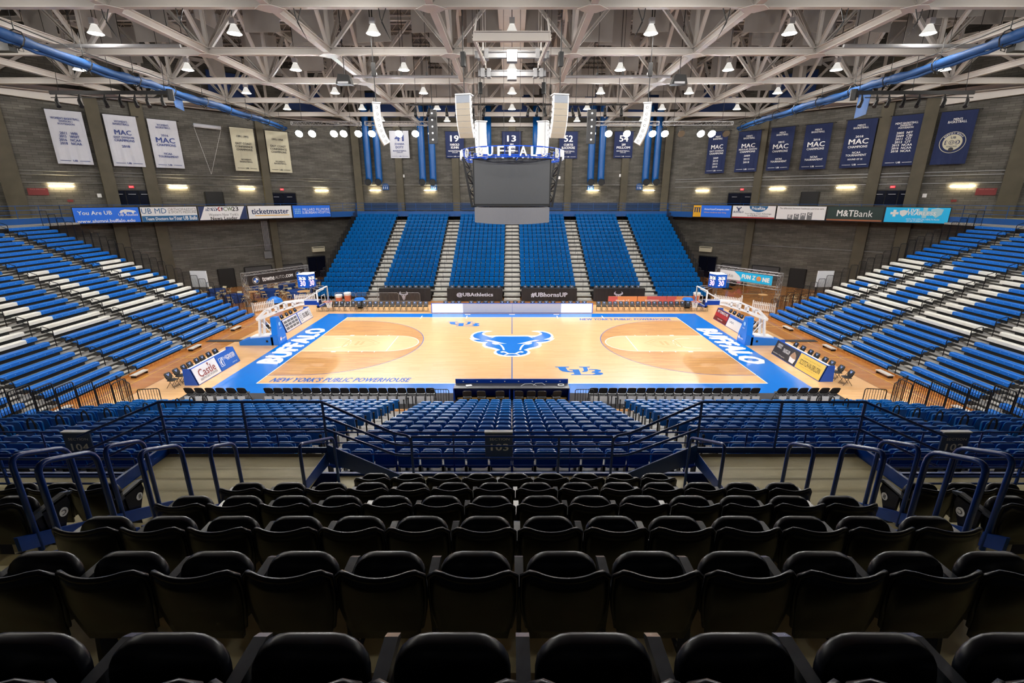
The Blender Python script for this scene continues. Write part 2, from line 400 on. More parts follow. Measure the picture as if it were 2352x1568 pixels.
# ================================================================ THE COURT
CW, CL = 7.62, 14.325
court = thing('basketball_court', 'pale maple basketball court with blue border and bull head at centre', 'court', (0, 0, 0))
MB().bb(-20, 20, -11.0, 12.6, 0, .02).build('floor_panels', WLIGHT, court)
Z = .0225
b = MB(); BXO, BYO = 16.42, 8.95
b.ex([(-BXO, -BYO, .021), (BXO, -BYO, .021), (BXO, -CW, .021), (-BXO, -CW, .021)], (0, 0, .001))
b.ex([(-BXO, CW, .021), (BXO, CW, .021), (BXO, BYO, .021), (-BXO, BYO, .021)], (0, 0, .001))
for sx in (-1, 1):
    x0, x1 = sorted((sx * CL, sx * BXO)); b.ex([(x0, -CW, .021), (x1, -CW, .021), (x1, CW, .021), (x0, CW, .021)], (0, 0, .001))
b.build('blue_border', PBLUE, court)
arc_r, hx = 6.325, 12.745
for sx in (-1, 1):
    arc = [(sx * CL, -arc_r), (sx * hx, -arc_r)] + [(sx * (hx - arc_r * math.sin(R(a))), -arc_r * math.cos(R(a))) for a in range(5, 180, 5)] + [(sx * hx, arc_r), (sx * CL, arc_r)]
    q = [(x, y, .0205) for x, y in arc]
    MB().ex(q if sx > 0 else q[::-1], (0, 0, .002)).build('three_point_area', WDARK, court)
    MB().strip(arc, .05, .0245).build('three_point_line', PLINE, court)
    key = [(sx * CL, -1.83), (sx * 8.535, -1.83)] + [(sx * (8.535 - 1.83 * math.sin(R(a))), -1.83 * math.cos(R(a))) for a in range(10, 180, 10)] + [(sx * 8.535, 1.83), (sx * CL, 1.83)]
    q = [(x, y, .0225) for x, y in key]
    MB().ex(q if sx > 0 else q[::-1], (0, 0, .003)).build('key_area', WKEY, court)
    l = MB(); l.strip(key, .06, .0275); l.strip([(sx * 8.535, -1.83), (sx * 8.535, 1.83)], .06, .0275)
    l.strip([(sx * (hx + .35), -1.2), (sx * hx, -1.2)] + [(sx * (hx - 1.2 * math.sin(R(a))), -1.2 * math.cos(R(a))) for a in range(10, 180, 10)] + [(sx * hx, 1.2), (sx * (hx + .35), 1.2)], .06, .0275)
    for sy in (-1, 1):
        l.bb(*sorted((sx * 11.9, sx * 12.2)), *sorted((sy * 1.86, sy * 2.05)), .0225, .0275)
        for x in (11.0, 10.1, 9.25): l.bb(*sorted((sx * x, sx * (x + .06))), *sorted((sy * 1.86, sy * 2.05)), .0225, .0275)
    l.build('key_lines', PWHITE, court)
    # shield emblem in the key, its point towards the free-throw line
    e = MB(); sh = [(11.9, 0), (11.85, -.9), (11.2, -1.15), (10.3, -.85), (9.45, 0), (10.3, .85), (11.2, 1.15), (11.85, .9), (11.9, 0)]
    e.strip([(sx * x, y) for x, y in sh], .09, .0278)
    sh2 = [(11.6, 0), (11.55, -.7), (11.15, -.85), (10.45, -.62), (9.85, 0), (10.45, .62), (11.15, .85), (11.55, .7), (11.6, 0)]; e.strip([(sx * x, y) for x, y in sh2], .07, .0278)
    for x, h_ in ((11.05, .5), (10.7, .45)): e.strip([(sx * x, -h_), (sx * x, h_)], .2, .0278)
    e.build('shield_emblem', PTAN, court)
MB().strip([(0, -CW), (0, -1.72)], .06, .0235).build('centre_line', PLINE, court); MB().strip([(0, 2.35), (0, CW)], .06, .0235).build('centre_line', PLINE, court)
l = MB()
for x, y in ((-7.9, CW), (-3.95, CW), (3.95, CW), (7.9, CW)): l.bb(x - .04, x + .04, y - .5, y + .5, .022, .0245)
for x in (-3.95, 0, 3.95): l.bb(x - .25, x + .25, 8.55, 8.7, .022, .0245)
for sx in (-1, 1): l.bb(*sorted((sx * CL, sx * (CL - .05))), -CW, CW, .022, .0232)
l.bb(-CL, CL, -CW, -CW + .05, .022, .0232); l.bb(-CL, CL, CW - .05, CW, .022, .0232)
l.build('side_hash_marks', PWHITE, court)
FP = lambda x, y, z: (lambda p: (p.x, p.y, z))(P(1000 + x / 5.88, 730 + y / 5.88, Z=.02))
def mirror_poly(half, z):
    L = [FP(x, y, z) for x, y in half]; return L + [(-p[0], p[1], p[2]) for p in L[::-1]]
def fpoly(mb, pts): mb.ex(pts, (0, 0, .001)); return mb
def sym(half): return [(x + (1038.5 - 1037), y) for x, y in half]
bw = sym([(1037, 238), (830, 234), (770, 240), (700, 236), (652, 214), (682, 195), (780, 180), (700, 171), (610, 178), (530, 198), (488, 225), (474, 255), (490, 275), (458, 272), (480, 295), (520, 315), (580, 332), (642, 343), (635, 375), (670, 400), (760, 418), (818, 436), (785, 462), (800, 487), (870, 512), (950, 523), (1037, 523)])
bu = sym([(1037, 251), (860, 250), (800, 252), (740, 262), (690, 244), (640, 228), (630, 211), (645, 196), (700, 187), (630, 187), (570, 200), (520, 222), (508, 245), (530, 268), (610, 292), (508, 294), (560, 314), (640, 328), (710, 325), (680, 345), (678, 372), (720, 390), (800, 405), (876, 432), (832, 446), (824, 464), (850, 487), (920, 503), (1037, 511)])
fpoly(MB(), mirror_poly(bw, .0235)).build('bull_head_outline', PWHITE, court)
fpoly(MB(), mirror_poly(bu, .026)).build('bull_head', PBLUE, court)
d = MB()
for pl in ([(668, 303), (740, 316), (830, 335), (880, 346), (965, 348), (900, 338), (800, 312), (720, 299)],
           [(762, 333), (800, 328), (850, 340), (872, 360), (812, 361), (775, 350)],
           [(845, 340), (900, 366), (928, 400), (940, 434), (915, 434), (902, 402), (880, 374)],
           [(878, 459), (905, 450), (950, 455), (1002, 482), (970, 484), (930, 466), (893, 469)],
           [(925, 500), (980, 481), (1036, 479), (1036, 486), (985, 490), (945, 503)],
           [(750, 275), (775, 258), (830, 246), (800, 258)]):
    for s_ in (1, -1): fpoly(d, [(s_ * p[0], p[1], p[2]) for p in (FP(x + 1.5, y, .028) for x, y in pl)])
d.build('bull_head_details', PWHITE, court)
UBP = ([(1615, 658), (1810, 658), (1805, 668), (1762, 670), (1790, 710), (1830, 722), (1872, 722), (1878, 735), (1790, 732), (1720, 722), (1680, 700), (1660, 668), (1625, 666)],
       [(1940, 658), (2092, 658), (2085, 668), (2050, 670), (2068, 705), (2050, 725), (1990, 732), (1985, 722), (2010, 712), (1995, 670), (1945, 667)],
       [(1808, 695), (1940, 695), (1972, 763), (1835, 768), (1840, 760), (1880, 758), (1855, 705), (1812, 703)],
       [(2075, 692), (2180, 694), (2235, 704), (2240, 720), (2200, 731), (2120, 731), (2120, 724), (2160, 718), (2150, 704), (2078, 700)],
       [(2110, 730), (2200, 732), (2260, 742), (2272, 757), (2235, 770), (2100, 771), (1835, 771), (1838, 764), (2120, 763), (2165, 752), (2150, 740), (2110, 737)])
c0 = P(1331, 851, Z=.02); c1 = P(1065.5, 743.5, Z=.02)
for dx, dy in ((0, 0), (c1.x - c0.x, c1.y - c0.y)):
    d = MB()
    for i, pl in enumerate(UBP): d.ex([(p[0] + dx, p[1] + dy, p[2]) for p in (FP(x, y, .0235 + i * .0006) for x, y in pl)], (0, 0, .0005))
    d.build('interlocked_letters', PBLUE, court)
a0 = P(624, 872, Z=.02); a1 = P(944, 872, Z=.02)
lettering(court, PLINE, [("NEW YORK'S PUBLIC POWERHOUSE", ((a0.x + a1.x) / 2, a0.y, .0235), (1, 0, 0), (0, 1, 0), .66, a1.x - a0.x, .045, .25)])
a0 = P(1331, 733, Z=.02); a1 = P(1542, 733, Z=.02)
lettering(court, PLINE, [("NEW YORK'S PUBLIC POWERHOUSE", ((a0.x + a1.x) / 2, a0.y, .0235), (1, 0, 0), (0, 1, 0), .66, a1.x - a0.x, .045, .25)])
for sx in (-1, 1):
    lettering(court, PWHITE, [('BUFFALO', (sx * 15.35, -.2, .0235), (0, -sx, 0), (sx, 0, 0), 1.58, 8.4, .085, .1)])
# gym floor lines beyond the court
g = thing('gym_floor_lines', 'thin yellow and black game lines on the orange gym floor', 'floor marking', (0, 0, 0))
YL = mat('yellow_line', hexc(230, 180, 60), .3)
for sx in (-1, 1):
    MB().strip([(sx * 21.3, -12), (sx * 21.3, 12)], .05, .003).build('line', YL, g)
    for y in (-8.5, -3.1, 4.6): MB().strip([(sx * 20.05, y), (sx * 22, y)], .05, .003).build('line', YL, g)
    MB().strip([(sx * 20.03, -11.0), (sx * 20.03, 12.6)], .05, .003).build('line', INKK, g)
# black cable mats across the floor behind each goal
for sx in (-1, 1):
    s_ = 'left' if sx < 0 else 'right'
    a = P(1176.5 + sx * 702, 783, Z=0)
    tag(MB().bb(*sorted((sx * 19.2, sx * 22.1)), a.y - .25, a.y + .25, .021, .033).build('cable_mat', CARPET), 'black cable mat on the floor from the %s goal to the bleachers' % s_, 'mat')
MB()
tag(MB().bb(-17.2, 17.2, -10.9, -8.98, .0285, .034).build('carpet_runner', CARPET), 'charcoal carpet under the near row of courtside chairs', 'carpet')
# ================================================================ THE ROOF
BZ, TZ, SP = 18.9, 23.2, 7.8
rowY = [-5.6 + SP * i for i in range(-1, 6)]
ext = {-1: 5.5, 0: 5.5, 1: 5.5, 2: 5.5, 3: 4.5, 4: 3.5, 5: 2.5}
def truss(A, Bp, up_n, tag_name):
    """one roof truss from A to Bp (bottom chord ends), nodes every SP, webs in W with posts"""
    A = Vector(A); Bp = Vector(Bp); L = (Bp - A).length; n = round(L / SP); d = (Bp - A) / n
    r = thing('roof_truss', None, None, A); r['kind'] = 'structure'
    MB().ibeam(A, Bp, .34, .42, .05).build('bottom_chord', STEELW, r)
    H = Vector((0, 0, TZ - BZ)); MB().ibeam(A + H, Bp + H, .28, .3, .04).build('top_chord', STEELW, r)
    for i in range(n + 1):
        p = A + d * i
        if tag_name == 'x': MB().ibeam(p, p + H, .2, .2, .03, up=(0, 1, 0)).build('web_member', STEELW, r)
        if i < n:
            q = p + d * .5 + H
            MB().ibeam(p, q, .2, .2, .03, up=(0, 0, 1)).build('web_member', STEELW, r)
            MB().ibeam(q, p + d, .2, .2, .03, up=(0, 0, 1)).build('web_member', STEELW, r)
        if tag_name == 'x':
            g = MB(); pl = [(-.75, 0), (-.25, -.5), (.25, -.5), (.75, 0), (.25, .5), (-.25, .5)]
            g.ex([(p.x + x, p.y + y, BZ - .25) for x, y in pl], (0, 0, .03)).build('gusset_plate', STEELW, r)
    return r
for i in range(-1, 6):
    e = ext[i] * SP; truss((-e, -5.6 + SP * i, BZ), (e, -5.6 + SP * i, BZ), 0, 'x')
for j in range(-6, 6):
    x = (j + .5) * SP; last = max(i for i in ext if ext[i] * SP >= abs(x) - .1)
    if last > -1: truss((x, -5.6 - SP, BZ), (x, -5.6 + SP * last, BZ), 0, 'y')
for sx in (-1, 1):
    for a, b in (((5.5, 2), (4.5, 3)), ((4.5, 3), (3.5, 4)), ((3.5, 4), (2.5, 5))):
        A = Vector((sx * a[0] * SP, -5.6 + SP * a[1], BZ)); Bp = Vector((sx * b[0] * SP, -5.6 + SP * b[1], BZ))
        r = thing('roof_truss', None, None, A); r['kind'] = 'structure'
        MB().ibeam(A, Bp, .34, .42, .05).build('bottom_chord', STEELW, r)
        H = Vector((0, 0, TZ - BZ)); MB().ibeam(A + H, Bp + H, .28, .3, .04).build('top_chord', STEELW, r)
        MB().ibeam(A, A.lerp(Bp, .5) + H, .2, .2, .03).build('web_member', STEELW, r)
        MB().ibeam(Bp, A.lerp(Bp, .5) + H, .2, .2, .03).build('web_member', STEELW, r)
# joists under the deck
r = thing('ceiling_joists', None, None, (0, 0, 24)); r['kind'] = 'structure'
for i in range(24):
    y = -12 + i * 1.95; j = MB(); j.beam((-46, y, 25.1), (46, y, 25.1), .12, .1); j.beam((-46, y, 24.5), (46, y, 24.5), .1, .06)
    for q in range(0, 92):
        x = -46 + q; j.beam((x, y, 24.5), (x + .5, y, 25.1), .04, .04); j.beam((x + .5, y, 25.1), (x + 1, y, 24.5), .04, .04)
    j.build('joist', STEELW, r)
# acoustic boards hung between the trusses
bf = None; nb = 0; random.seed(3)
for iy in range(0, 11):
    y = -6.6 + iy * 3.9 + (.9 if iy % 2 else 0)
    for ix in range(-9, 10):
        x = ix * 3.9 + (1.95 if iy % 2 else 0); 
        if abs(x) > 46 - max(0, y - 8) or abs(x) > 34 or random.random() < .12: continue
        if abs(x) < 2 and iy < 3 or 15.8 < y < 17.9 and (6.9 < abs(x) < 9.9 or 11.5 < abs(x) < 16.9 or 18.5 < abs(x) < 21.5): continue
        zt = 24.3 - random.choice((0, .5, 1.1)); rz = random.choice((0, 0, 0, R(90), R(8), R(-8)))
        if bf is None:
            bf = MB().box((0, 0, 0), (2.5, .06, 2.7)).build('acoustic_board', BAFF); o = bf
            hw = MB()
            for s_x in (-1.1, 1.1): hw.tube([(s_x, 0, 1.35), (s_x, 0, 3.35)], .008, 3)
            hw.build('hanging_wires', STEELW, bf)
            tag(o, 'grey acoustic board hung between the cream roof trusses', 'acoustic board', 'acoustic boards under the roof deck')
        else: o = dup(bf)
        o.location = (x, y, zt - 1.35); o.rotation_euler = (0, 0, rz); nb += 1
# high-bay lamps, one at the middle of each roof cell
LENS = mat('lamp_glow', (1, 1, 1), emit=(1, .95, .86), es=22)
REFL = mat('lamp_reflector', hexc(225, 225, 222), .35, emit=(1, .97, .9), es=.55)
def make_bay():
    t = thing('high_bay_lamp', 'x', 'lamp', (0, 0, 0))
    MB().box((0, 0, .62), (.3, .3, .3)).build('ballast_box', WHT, t)
    MB().lathe([(.1, .48), (.17, .4), (.25, .22), (.37, .03), (.4, 0), (.38, .01), (.24, .2), (.1, .42)], (0, 0, 0), 16).build('reflector', REFL, t, smooth=True)
    MB().disc((0, 0, .02), .36, 16).build('lens', LENS, t)
    MB().tube([(0, 0, .75), (0, 0, 6.43)], .02, 5).build('cable', BLK, t)
    return t
bay = make_bay(); KIDS['high_bay_lamp'] = list(bay.children); first = True
side = lambda x: 'in the middle column' if x == 0 else ('%s column %s of the middle' % (ORD[abs(round(x / SP)) - 1], 'left' if x < 0 else 'right'))
for kx in range(-5, 6):
    for ky in range(-1, 5):
        x, y = kx * SP, -1.7 + SP * ky
        if abs(x) > 46.5 - max(0, y - 3) - 3: continue
        o = bay if first else dup(bay); first = False
        o.location = (x, y, 18.75)
        o['label'] = 'high bay lamp %s, %s row from the camera' % (side(x), ORD[ky + 1]); o['group'] = 'high bay lamps under the roof'
        l = bpy.data.objects.new('high_bay_beam', BAYD); COL.objects.link(l); l.location = (x, y, 18.7)
# blue divider curtain rolled up along each side of the roof
CURT = mat('blue_curtain_vinyl', hexc(26, 70, 124), .6, spec=.3, var=.2, scale=2.5, bump=.5)
for sx in (-1, 1):
    s_ = 'left' if sx < 0 else 'right'
    t = thing('divider_curtain', 'rolled blue divider curtain tied up under the %s side of the roof' % s_, 'curtain', (sx * 25.2, 0, 17.5))
    pl = [(-12, .25), (-7, .1), (-3.8, -.05), (1, -.15), (4, .0), (8, -.1), (12, .05), (15, -.05), (19, .1), (22.5, .1), (25.5, 0)]
    cp = [(sx * (24.4 + .05 * (y + 10) * .6), y, 17.45 + dz) for y, dz in pl]
    rl = []; random.seed(5)
    for i in range(10):
        for q in range(6): rl.append(Vector(cp[i]).lerp(Vector(cp[i + 1]), q / 6))
    rl.append(Vector(cp[10]))
    m_ = MB().tube(rl, [random.uniform(.17, .27) * (1 if i < 50 else .7) for i in range(len(rl))], 9)
    m_.v = [(x, y, z) for x, y, z in m_.v]; m_.build('curtain_roll', CURT, t, smooth=True)
    m_ = MB().tube([(p.x + sx * .12, p.y, p.z - .2 - .04 * (i % 3)) for i, p in enumerate(rl)], .09, 6); m_.build('lower_fold', CURT, t, smooth=True)
    MB().tube([(x, y, z + .6) for x, y, z in cp], .03, 5).build('track', DARKG, t)
    for q in range(10):
        f = q / 10; i = int(f * 10); a, b = Vector(cp[i]), Vector(cp[min(i + 1, 10)]); p = a.lerp(b, .5)
        s1 = MB(); s1.tube([(p.x, p.y, p.z + .7)] + [(p.x + .42 * math.sin(R(v)), p.y + .05 * math.sin(R(v * 2)), p.z + .42 * math.cos(R(v)) - .02) for v in range(0, 361, 45)], .035, 5)
        s1.tube([(p.x + sx * .1, p.y + .1, p.z + .3), (p.x + .12, p.y + .12, p.z - .55), (p.x - .12, p.y + .1, p.z - .5), (p.x - .05, p.y + .1, p.z + .2)], .025, 5)
        s1.tube([(p.x, p.y, p.z + .4), (p.x, p.y, BZ)], .02, 4)
        s1.build('tie_strap', BLK, t)
    fy = 6.9 if sx < 0 else 5.0; ww, hh = (1.1, 1.1) if sx < 0 else (1.3, 1.9)
    xx = sx * 25.1; MB().ex([(xx, fy - ww / 2, 17.4), (xx, fy + ww / 2, 17.45), (xx + sx * .03, fy + ww / 2 + .1, 17.4 - hh), (xx - sx * .05, fy - ww / 2 + .1, 17.4 - hh + .1)], (.02, 0, 0)).build('loose_flap', CURT, t)

# ================================================================ THE FAR GRANDSTAND
def rrect(w_, h_, r_, n=2, top_only=False):
    L = []
    for cx, cy, a0 in ((w_ / 2 - r_, h_ / 2 - r_, 0), (-w_ / 2 + r_, h_ / 2 - r_, 90), (-w_ / 2 + r_, -h_ / 2 + r_, 180), (w_ / 2 - r_, -h_ / 2 + r_, 270)):
        for i in range(n + 1): L.append((cx + r_ * math.cos(R(a0 + 90 * i / n)), cy + r_ * math.sin(R(a0 + 90 * i / n))))
    return L
def loft(mb, layers):
    """closed outline layers (same count) joined, ends capped"""
    n = len(layers[0]); vs = [p for l in layers for p in l]; fs = [tuple(range(n - 1, -1, -1)), tuple((len(layers) - 1) * n + i for i in range(n))]
    for k_ in range(len(layers) - 1):
        for i in range(n): fs.append((k_ * n + i, k_ * n + (i + 1) % n, (k_ + 1) * n + (i + 1) % n, (k_ + 1) * n + i))
    return mb.add(vs, fs)
# blue flip-up seat: sits at its tread, faces +y
def slab(w_, h_, r_, t_, y, z, lean, crown=.012, n=2):
    """upright rounded board, bevelled front and back"""
    lay = []
    for yy, sc in ((0, .93), (crown, 1), (t_ - crown, 1), (t_, .93)):
        q = rrect(w_ * sc, h_ * (1 - (1 - sc) * .6), r_, n)
        lay.append([(a, y + yy - lean * (b / h_), z + b) for a, b in q])
    return lay
def blue_back(): return loft(MB(), slab(.47, .46, .07, .05, -.1, .6, .06))
def blue_pan(): return loft(MB(), slab(.43, .4, .06, .07, .02, .58, -.03))
def blue_leg(): return MB().bb(-.24, -.2, -.12, .12, 0, .5).bb(.2, .24, -.12, .12, 0, .5)
SEATD = []   # stuff seats: (x, y, z, facing)
fars = [(-19.9, -14.75, 10), (-13.35, -8.15, 10), (-6.6, -.85, 11), (.88, 6.63, 11), (8.15, 13.35, 10), (14.75, 19.9, 10)]
FR = []
for k_ in range(20): FR.append((30.4 - .818 * k_, max(.04, 7.2 - .38 * k_)))
for k_, (y, z) in enumerate(FR):
    for si, (x0, x1, n) in enumerate(fars):
        if k_ > 17 and 0 < si < 5: continue
        for i in range(n): SEATD.append((x0 + .26 + (x1 - x0 - .52) * i / (n - 1), y, z, -1))
gs = thing('grandstand', 'tall far grandstand of grey aluminium tiers carrying blue seats', 'grandstand', (0, 22, 0))
for k_, (y, z) in enumerate(FR):
    if k_ < 18 or True:
        tr = MB()
        for xa, xb in (((-20.1, 20.1),) if k_ < 18 else ((-20.1, -13.35), (-8.15, -6.6), (-.85, .88), (6.63, 8.15), (13.35, 20.1))):
            tr.bb(xa, xb, y - .42, y + .42, z - .06, z)
        tr.build('tier', ALUM, gs)
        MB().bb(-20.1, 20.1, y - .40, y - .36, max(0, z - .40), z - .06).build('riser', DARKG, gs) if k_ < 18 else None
stp = MB()
for xa, xb in ((-14.7, -13.4), (-8.1, -6.65), (-.8, .83), (6.68, 8.1), (13.4, 14.7)):
    a = MB()
    for y, z in FR[:-1]: a.bb(xa, xb, y - .70, y - .41, max(.02, z - .38), z - .38 + .19)
    a.build('aisle_steps', mat('pale_step_metal', hexc(214, 211, 205), .5, var=.08), gs)
# dark under-side of the stand, both ends
for sx in (-1, 1):
    q = [(sx * 20.15, 14.6, 0), (sx * 20.15, 31, 0), (sx * 20.15, 31, 7.7)]
    MB().ex(q, (sx * .05, 0, 0)).build('end_panel', DARKG, gs)
def far_rail():
    t = thing('aisle_rail', 'x', 'handrail', (0, 0, 0))
    MB().tube([(0, 0, 0), (0, 0, .85), (0, .1, .95), (0, .5, 1.08)], .015, 4).build('rail', STEELK, t)
    return t
far_r = None
for ai, xa in enumerate((-14.05, -7.4, 0, 7.4, 14.05)):
    for k_ in range(0, 18, 2):
        y, z = FR[k_ + 1]
        if far_r is None: far_r = far_rail(); o = far_r; KIDS['aisle_rail'] = list(o.children)
        else: o = dup(far_r)
        o.location = (xa, y - .1, z + (.0 if k_ < 17 else 0) + .004)
        o['label'] = 'short black rail in the %s far aisle from the left, %s from the top' % (ORD[ai], ORD[k_ // 2]); o['group'] = 'aisle rails of the far grandstand'
# stepped barred guards at both open ends of the far stand
def bar_panel(mb, a, b, h, n=6, r_=.014, drop=0, arch=.08):
    """barred guard standing on the line a-b, tubular frame with rounded head"""
    a = Vector(a); b = Vector(b); u = Vector((0, 0, 1)); d = (b - a); l = d.length; e = d / l
    mb.tube([a - u * drop, a + u * (h - arch), a + e * arch * .4 + u * (h - arch * .3), a + e * arch + u * h, b - e * arch + u * h, b - e * arch * .4 + u * (h - arch * .3), b + u * (h - arch), b - u * drop], r_ * 1.4, 5)
    mb.tube([a + u * .08, b + u * .08], r_, 4)
    for i in range(1, n): mb.tube([a.lerp(b, i / n) - u * drop, a.lerp(b, i / n) + u * h], r_ * .8, 4)
    return mb
for sx in (-1, 1):
    s_ = 'left' if sx < 0 else 'right'
    for k_ in range(20):
        y, z = FR[k_]
        mb = bar_panel(MB(), (sx * 20.05, y - .38, z + .003), (sx * 20.05, y + .38, z + .003), 1.35, 7)
        tag(mb.build('guard_panel', STEELK), 'black barred guard at the %s end of the far stand, %s row from the top' % (s_, ORD[k_]), 'guard rail', 'barred guards on the ends of the far stand')
# ================================================================ SIDE BLEACHERS (benches in four blocks, white letters in the blue)
NROW, RX0, RUN, RZ0, RISE = 26, 22.3, .624, .45, .292
SEGS = [(-15.8, -11.8), (-10.8, -6.8), (-5.8, -1.8), (-.8, 3.2), (4.2, 7.4)]
def rowpos(n): return RX0 + RUN * (n - 1), RZ0 + RISE * (n - 1)     # front edge of the bench, its top
# colour runs per block and row: fractions of white, the rest blue, from the near end
PATL = {4: {17: [(.2, .84)], 16: [(0, 1)], 15: [(0, .32), (.78, 1)], 14: [(0, .32)], 13: [(.18, .8)], 12: [(.32, .88)], 11: [(.78, 1)], 10: [(0, .32), (.78, 1)], 9: [(0, 1)], 8: [(.2, .88)]}}
PATL[3] = {**{n: [(0, .36)] for n in range(10, 18)}, 9: [(0, 1)], 8: [(0, 1)]}
PATL[2] = dict(PATL[3])
PATL[1] = {**{n: [(0, .3), (.75, 1)] for n in range(10, 18)}, 9: [(0, 1)], 8: [(.2, .85)]}
PATR = {4: {17: [(.2, 1)], 16: [(0, 1)], 15: [(0, .32), (.76, 1)], 14: [(0, .32), (.76, 1)], 13: [(.2, 1)], 12: [(.2, 1)], 11: [(0, .32), (.76, 1)], 10: [(0, .32), (.76, 1)], 9: [(0, 1)], 8: [(.2, 1)]}}
PATR[3] = {**{n: [(0, .3), (.78, 1)] for n in range(10, 18)}, 9: [(0, 1)], 8: [(.2, .88)]}
PATR[2] = {**{n: [(.68, 1)] for n in range(10, 18)}, 9: [(0, 1)], 8: [(0, 1)]}
PATR[1] = {**{n: [(.68, 1)] for n in range(10, 18)}, 9: [(0, 1)], 8: [(0, 1)]}
BLK_NAME = {0: 'nearest', 1: 'second nearest', 2: 'middle', 3: 'second farthest', 4: 'farthest'}
STUD = mat('bench_bolt', hexc(225, 228, 235), .3)
def bench_prof(x, sx, z):
    """cross-section of a bench: rolled front, flat top, low back"""
    return [(x - .02, z - .215), (x - .05, z - .2), (x - .045, z - .03), (x - .0, z), (x + .25, z), (x + .27, z - .04), (x + .22, z - .05), (x + .03, z - .06)]
def scr(x, y, z):
    d = (y + 31.91) * math.cos(TILT) - (z - 9.92) * math.sin(TILT); return 1176.5 + 1074 * x / d
for sx, pat in ((-1, PATL), (1, PATR)):
    s_ = 'left' if sx < 0 else 'right'
    st = thing('bleacher_stand', 'grey tiered bleacher deck climbing to the %s wall' % s_, 'bleachers', (sx * 22, 0, 0))
    for n in range(1, NROW + 1):
        x, z = rowpos(n); m_ = MB()
        m_.bb(*sorted((sx * (x - .06), sx * (x + RUN - .06))), -21, 7.5, z - .45, z - .41); m_.build('tier', ALUM, st)
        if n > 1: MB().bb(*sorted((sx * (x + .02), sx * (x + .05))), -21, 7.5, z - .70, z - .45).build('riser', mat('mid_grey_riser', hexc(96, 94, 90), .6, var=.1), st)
        g_ = MB()
        for a, b in ((-16.8, -15.8), (-11.8, -10.8), (-6.8, -5.8), (-1.8, -.8), (3.2, 4.2)):
            if scr(x, b, z) > -30 * 0 - 1200:
                MB().bb(*sorted((sx * (x - .32), sx * (x - .04))), a + .02, b - .02, z - .60, z - .565).build('aisle_step', GALV if 0 else ALUMN, st)
    x, z = rowpos(NROW)
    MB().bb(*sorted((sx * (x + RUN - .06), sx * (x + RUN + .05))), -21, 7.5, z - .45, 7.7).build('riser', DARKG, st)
    MB().bb(*sorted((sx * (x + .6), sx * 40.1)), -21, 11.0, 7.7, 7.85).build('top_walk', ALUM, st)
    MB().bb(*sorted((sx * (RX0 - .07), sx * (RX0 - .03))), -21, 7.5, 0, .165).build('kick_board', WGYM, st)
    # end wall of the stand facing the far corner
    q = [(sx * (RX0 + .3), 7.45, 0), (sx * (RX0 + RUN * NROW), 7.45, 0), (sx * (RX0 + RUN * NROW), 7.45, 7.2)]
    MB().ex(q if sx < 0 else q[::-1], (0, .04, 0)).build('end_panel', DARKG, st)
    for si, (y0, y1) in enumerate(SEGS):
        for n in range(1, NROW + 1):
            x, z = rowpos(n)
            if abs(scr(x, y1, z)) > 2400 and abs(scr(x, y0, z)) > 2400: continue
            if scr(-x, y1, z) < -15: continue
            runs = []; c_ = 0
            for a, b in pat.get(si, {}).get(n, []):
                if a > c_: runs.append((c_, a, 0))
                runs.append((a, b, 1)); c_ = b
            if c_ < 1: runs.append((c_, 1, 0))
            cols = {r_[2] for r_ in runs}
            cl = 'white' if cols == {1} else 'blue' if cols == {0} else 'blue and white'
            t = thing('bleacher_bench', '%s bench, row %s of the %s block of the %s bleachers' % (cl, ORD[n - 1] if 0 else ORD[n - 1], BLK_NAME[si], s_), 'bench', (sx * x, (y0 + y1) / 2, z - .406), 0, 'benches of the %s bleachers' % s_)
            t['label'] = '%s bench in the %s row up, %s block of the %s bleachers' % (cl, ORD[n - 1], BLK_NAME[si], s_)
            for a, b, wcol in runs:
                ya, yb = y0 + (y1 - y0) * a, y0 + (y1 - y0) * b
                pr_ = [(sx * px_, ya, pz_) for px_, pz_ in bench_prof(x, sx, z)]
                o = MB().ex(pr_ if sx < 0 else pr_[::-1], (0, yb - ya, 0)).build('white_seat_panel' if wcol else 'blue_seat_panel', BENW if wcol else BENB, t)
            b_ = MB()
            for i in range(max(2, int((y1 - y0) / .46))):
                yy = y0 + .23 + i * .46
                if yy < y1 - .05: b_.box((sx * (x - .05), yy, z - .1), (.012, .03, .018))
            b_.build('bolts', STUD, t)
            MB().bb(*sorted((sx * (x + .06), sx * (x + .16))), y0 + .1, y1 - .1, z - .406, z - .06).build('support_rail', DARKG, t)
# hooked handrails up the bleacher aisles
def hook_rail(sx):
    t = thing('bleacher_handrail', 'x', 'handrail', (0, 0, 0))
    MB().tube([(0, 0, 0), (0, 0, .9), (sx * .06, 0, .98), (sx * .5, 0, 1.14), (sx * .6, 0, 1.12), (sx * .62, 0, 1.04), (sx * .57, 0, 1.0)], .024, 5).build('rail', STEELK, t)
    MB().tube([(0, 0, .68), (sx * .5, 0, .86)], .02, 5).build('cross_bar', STEELK, t)
    return t
for sx in (-1, 1):
    s_ = 'left' if sx < 0 else 'right'; hp = hook_rail(sx); KIDS[hp.name] = list(hp.children); first = True
    for ai, y in enumerate((-11.3, -6.3, -1.3, 3.7)):
        for n in range(1, 26, 2):
            x, z = rowpos(n)
            if scr(-x, y, z) < 0: continue
            o = hp if first else dup(hp); first = False
            o.location = (sx * (x + .1), y, z - .406)
            o['label'] = 'black hooked handrail in the %s aisle from the camera, %s row, %s bleachers' % (ORD[ai], ORD[n - 1], s_); o['group'] = 'handrails of the %s bleachers' % s_
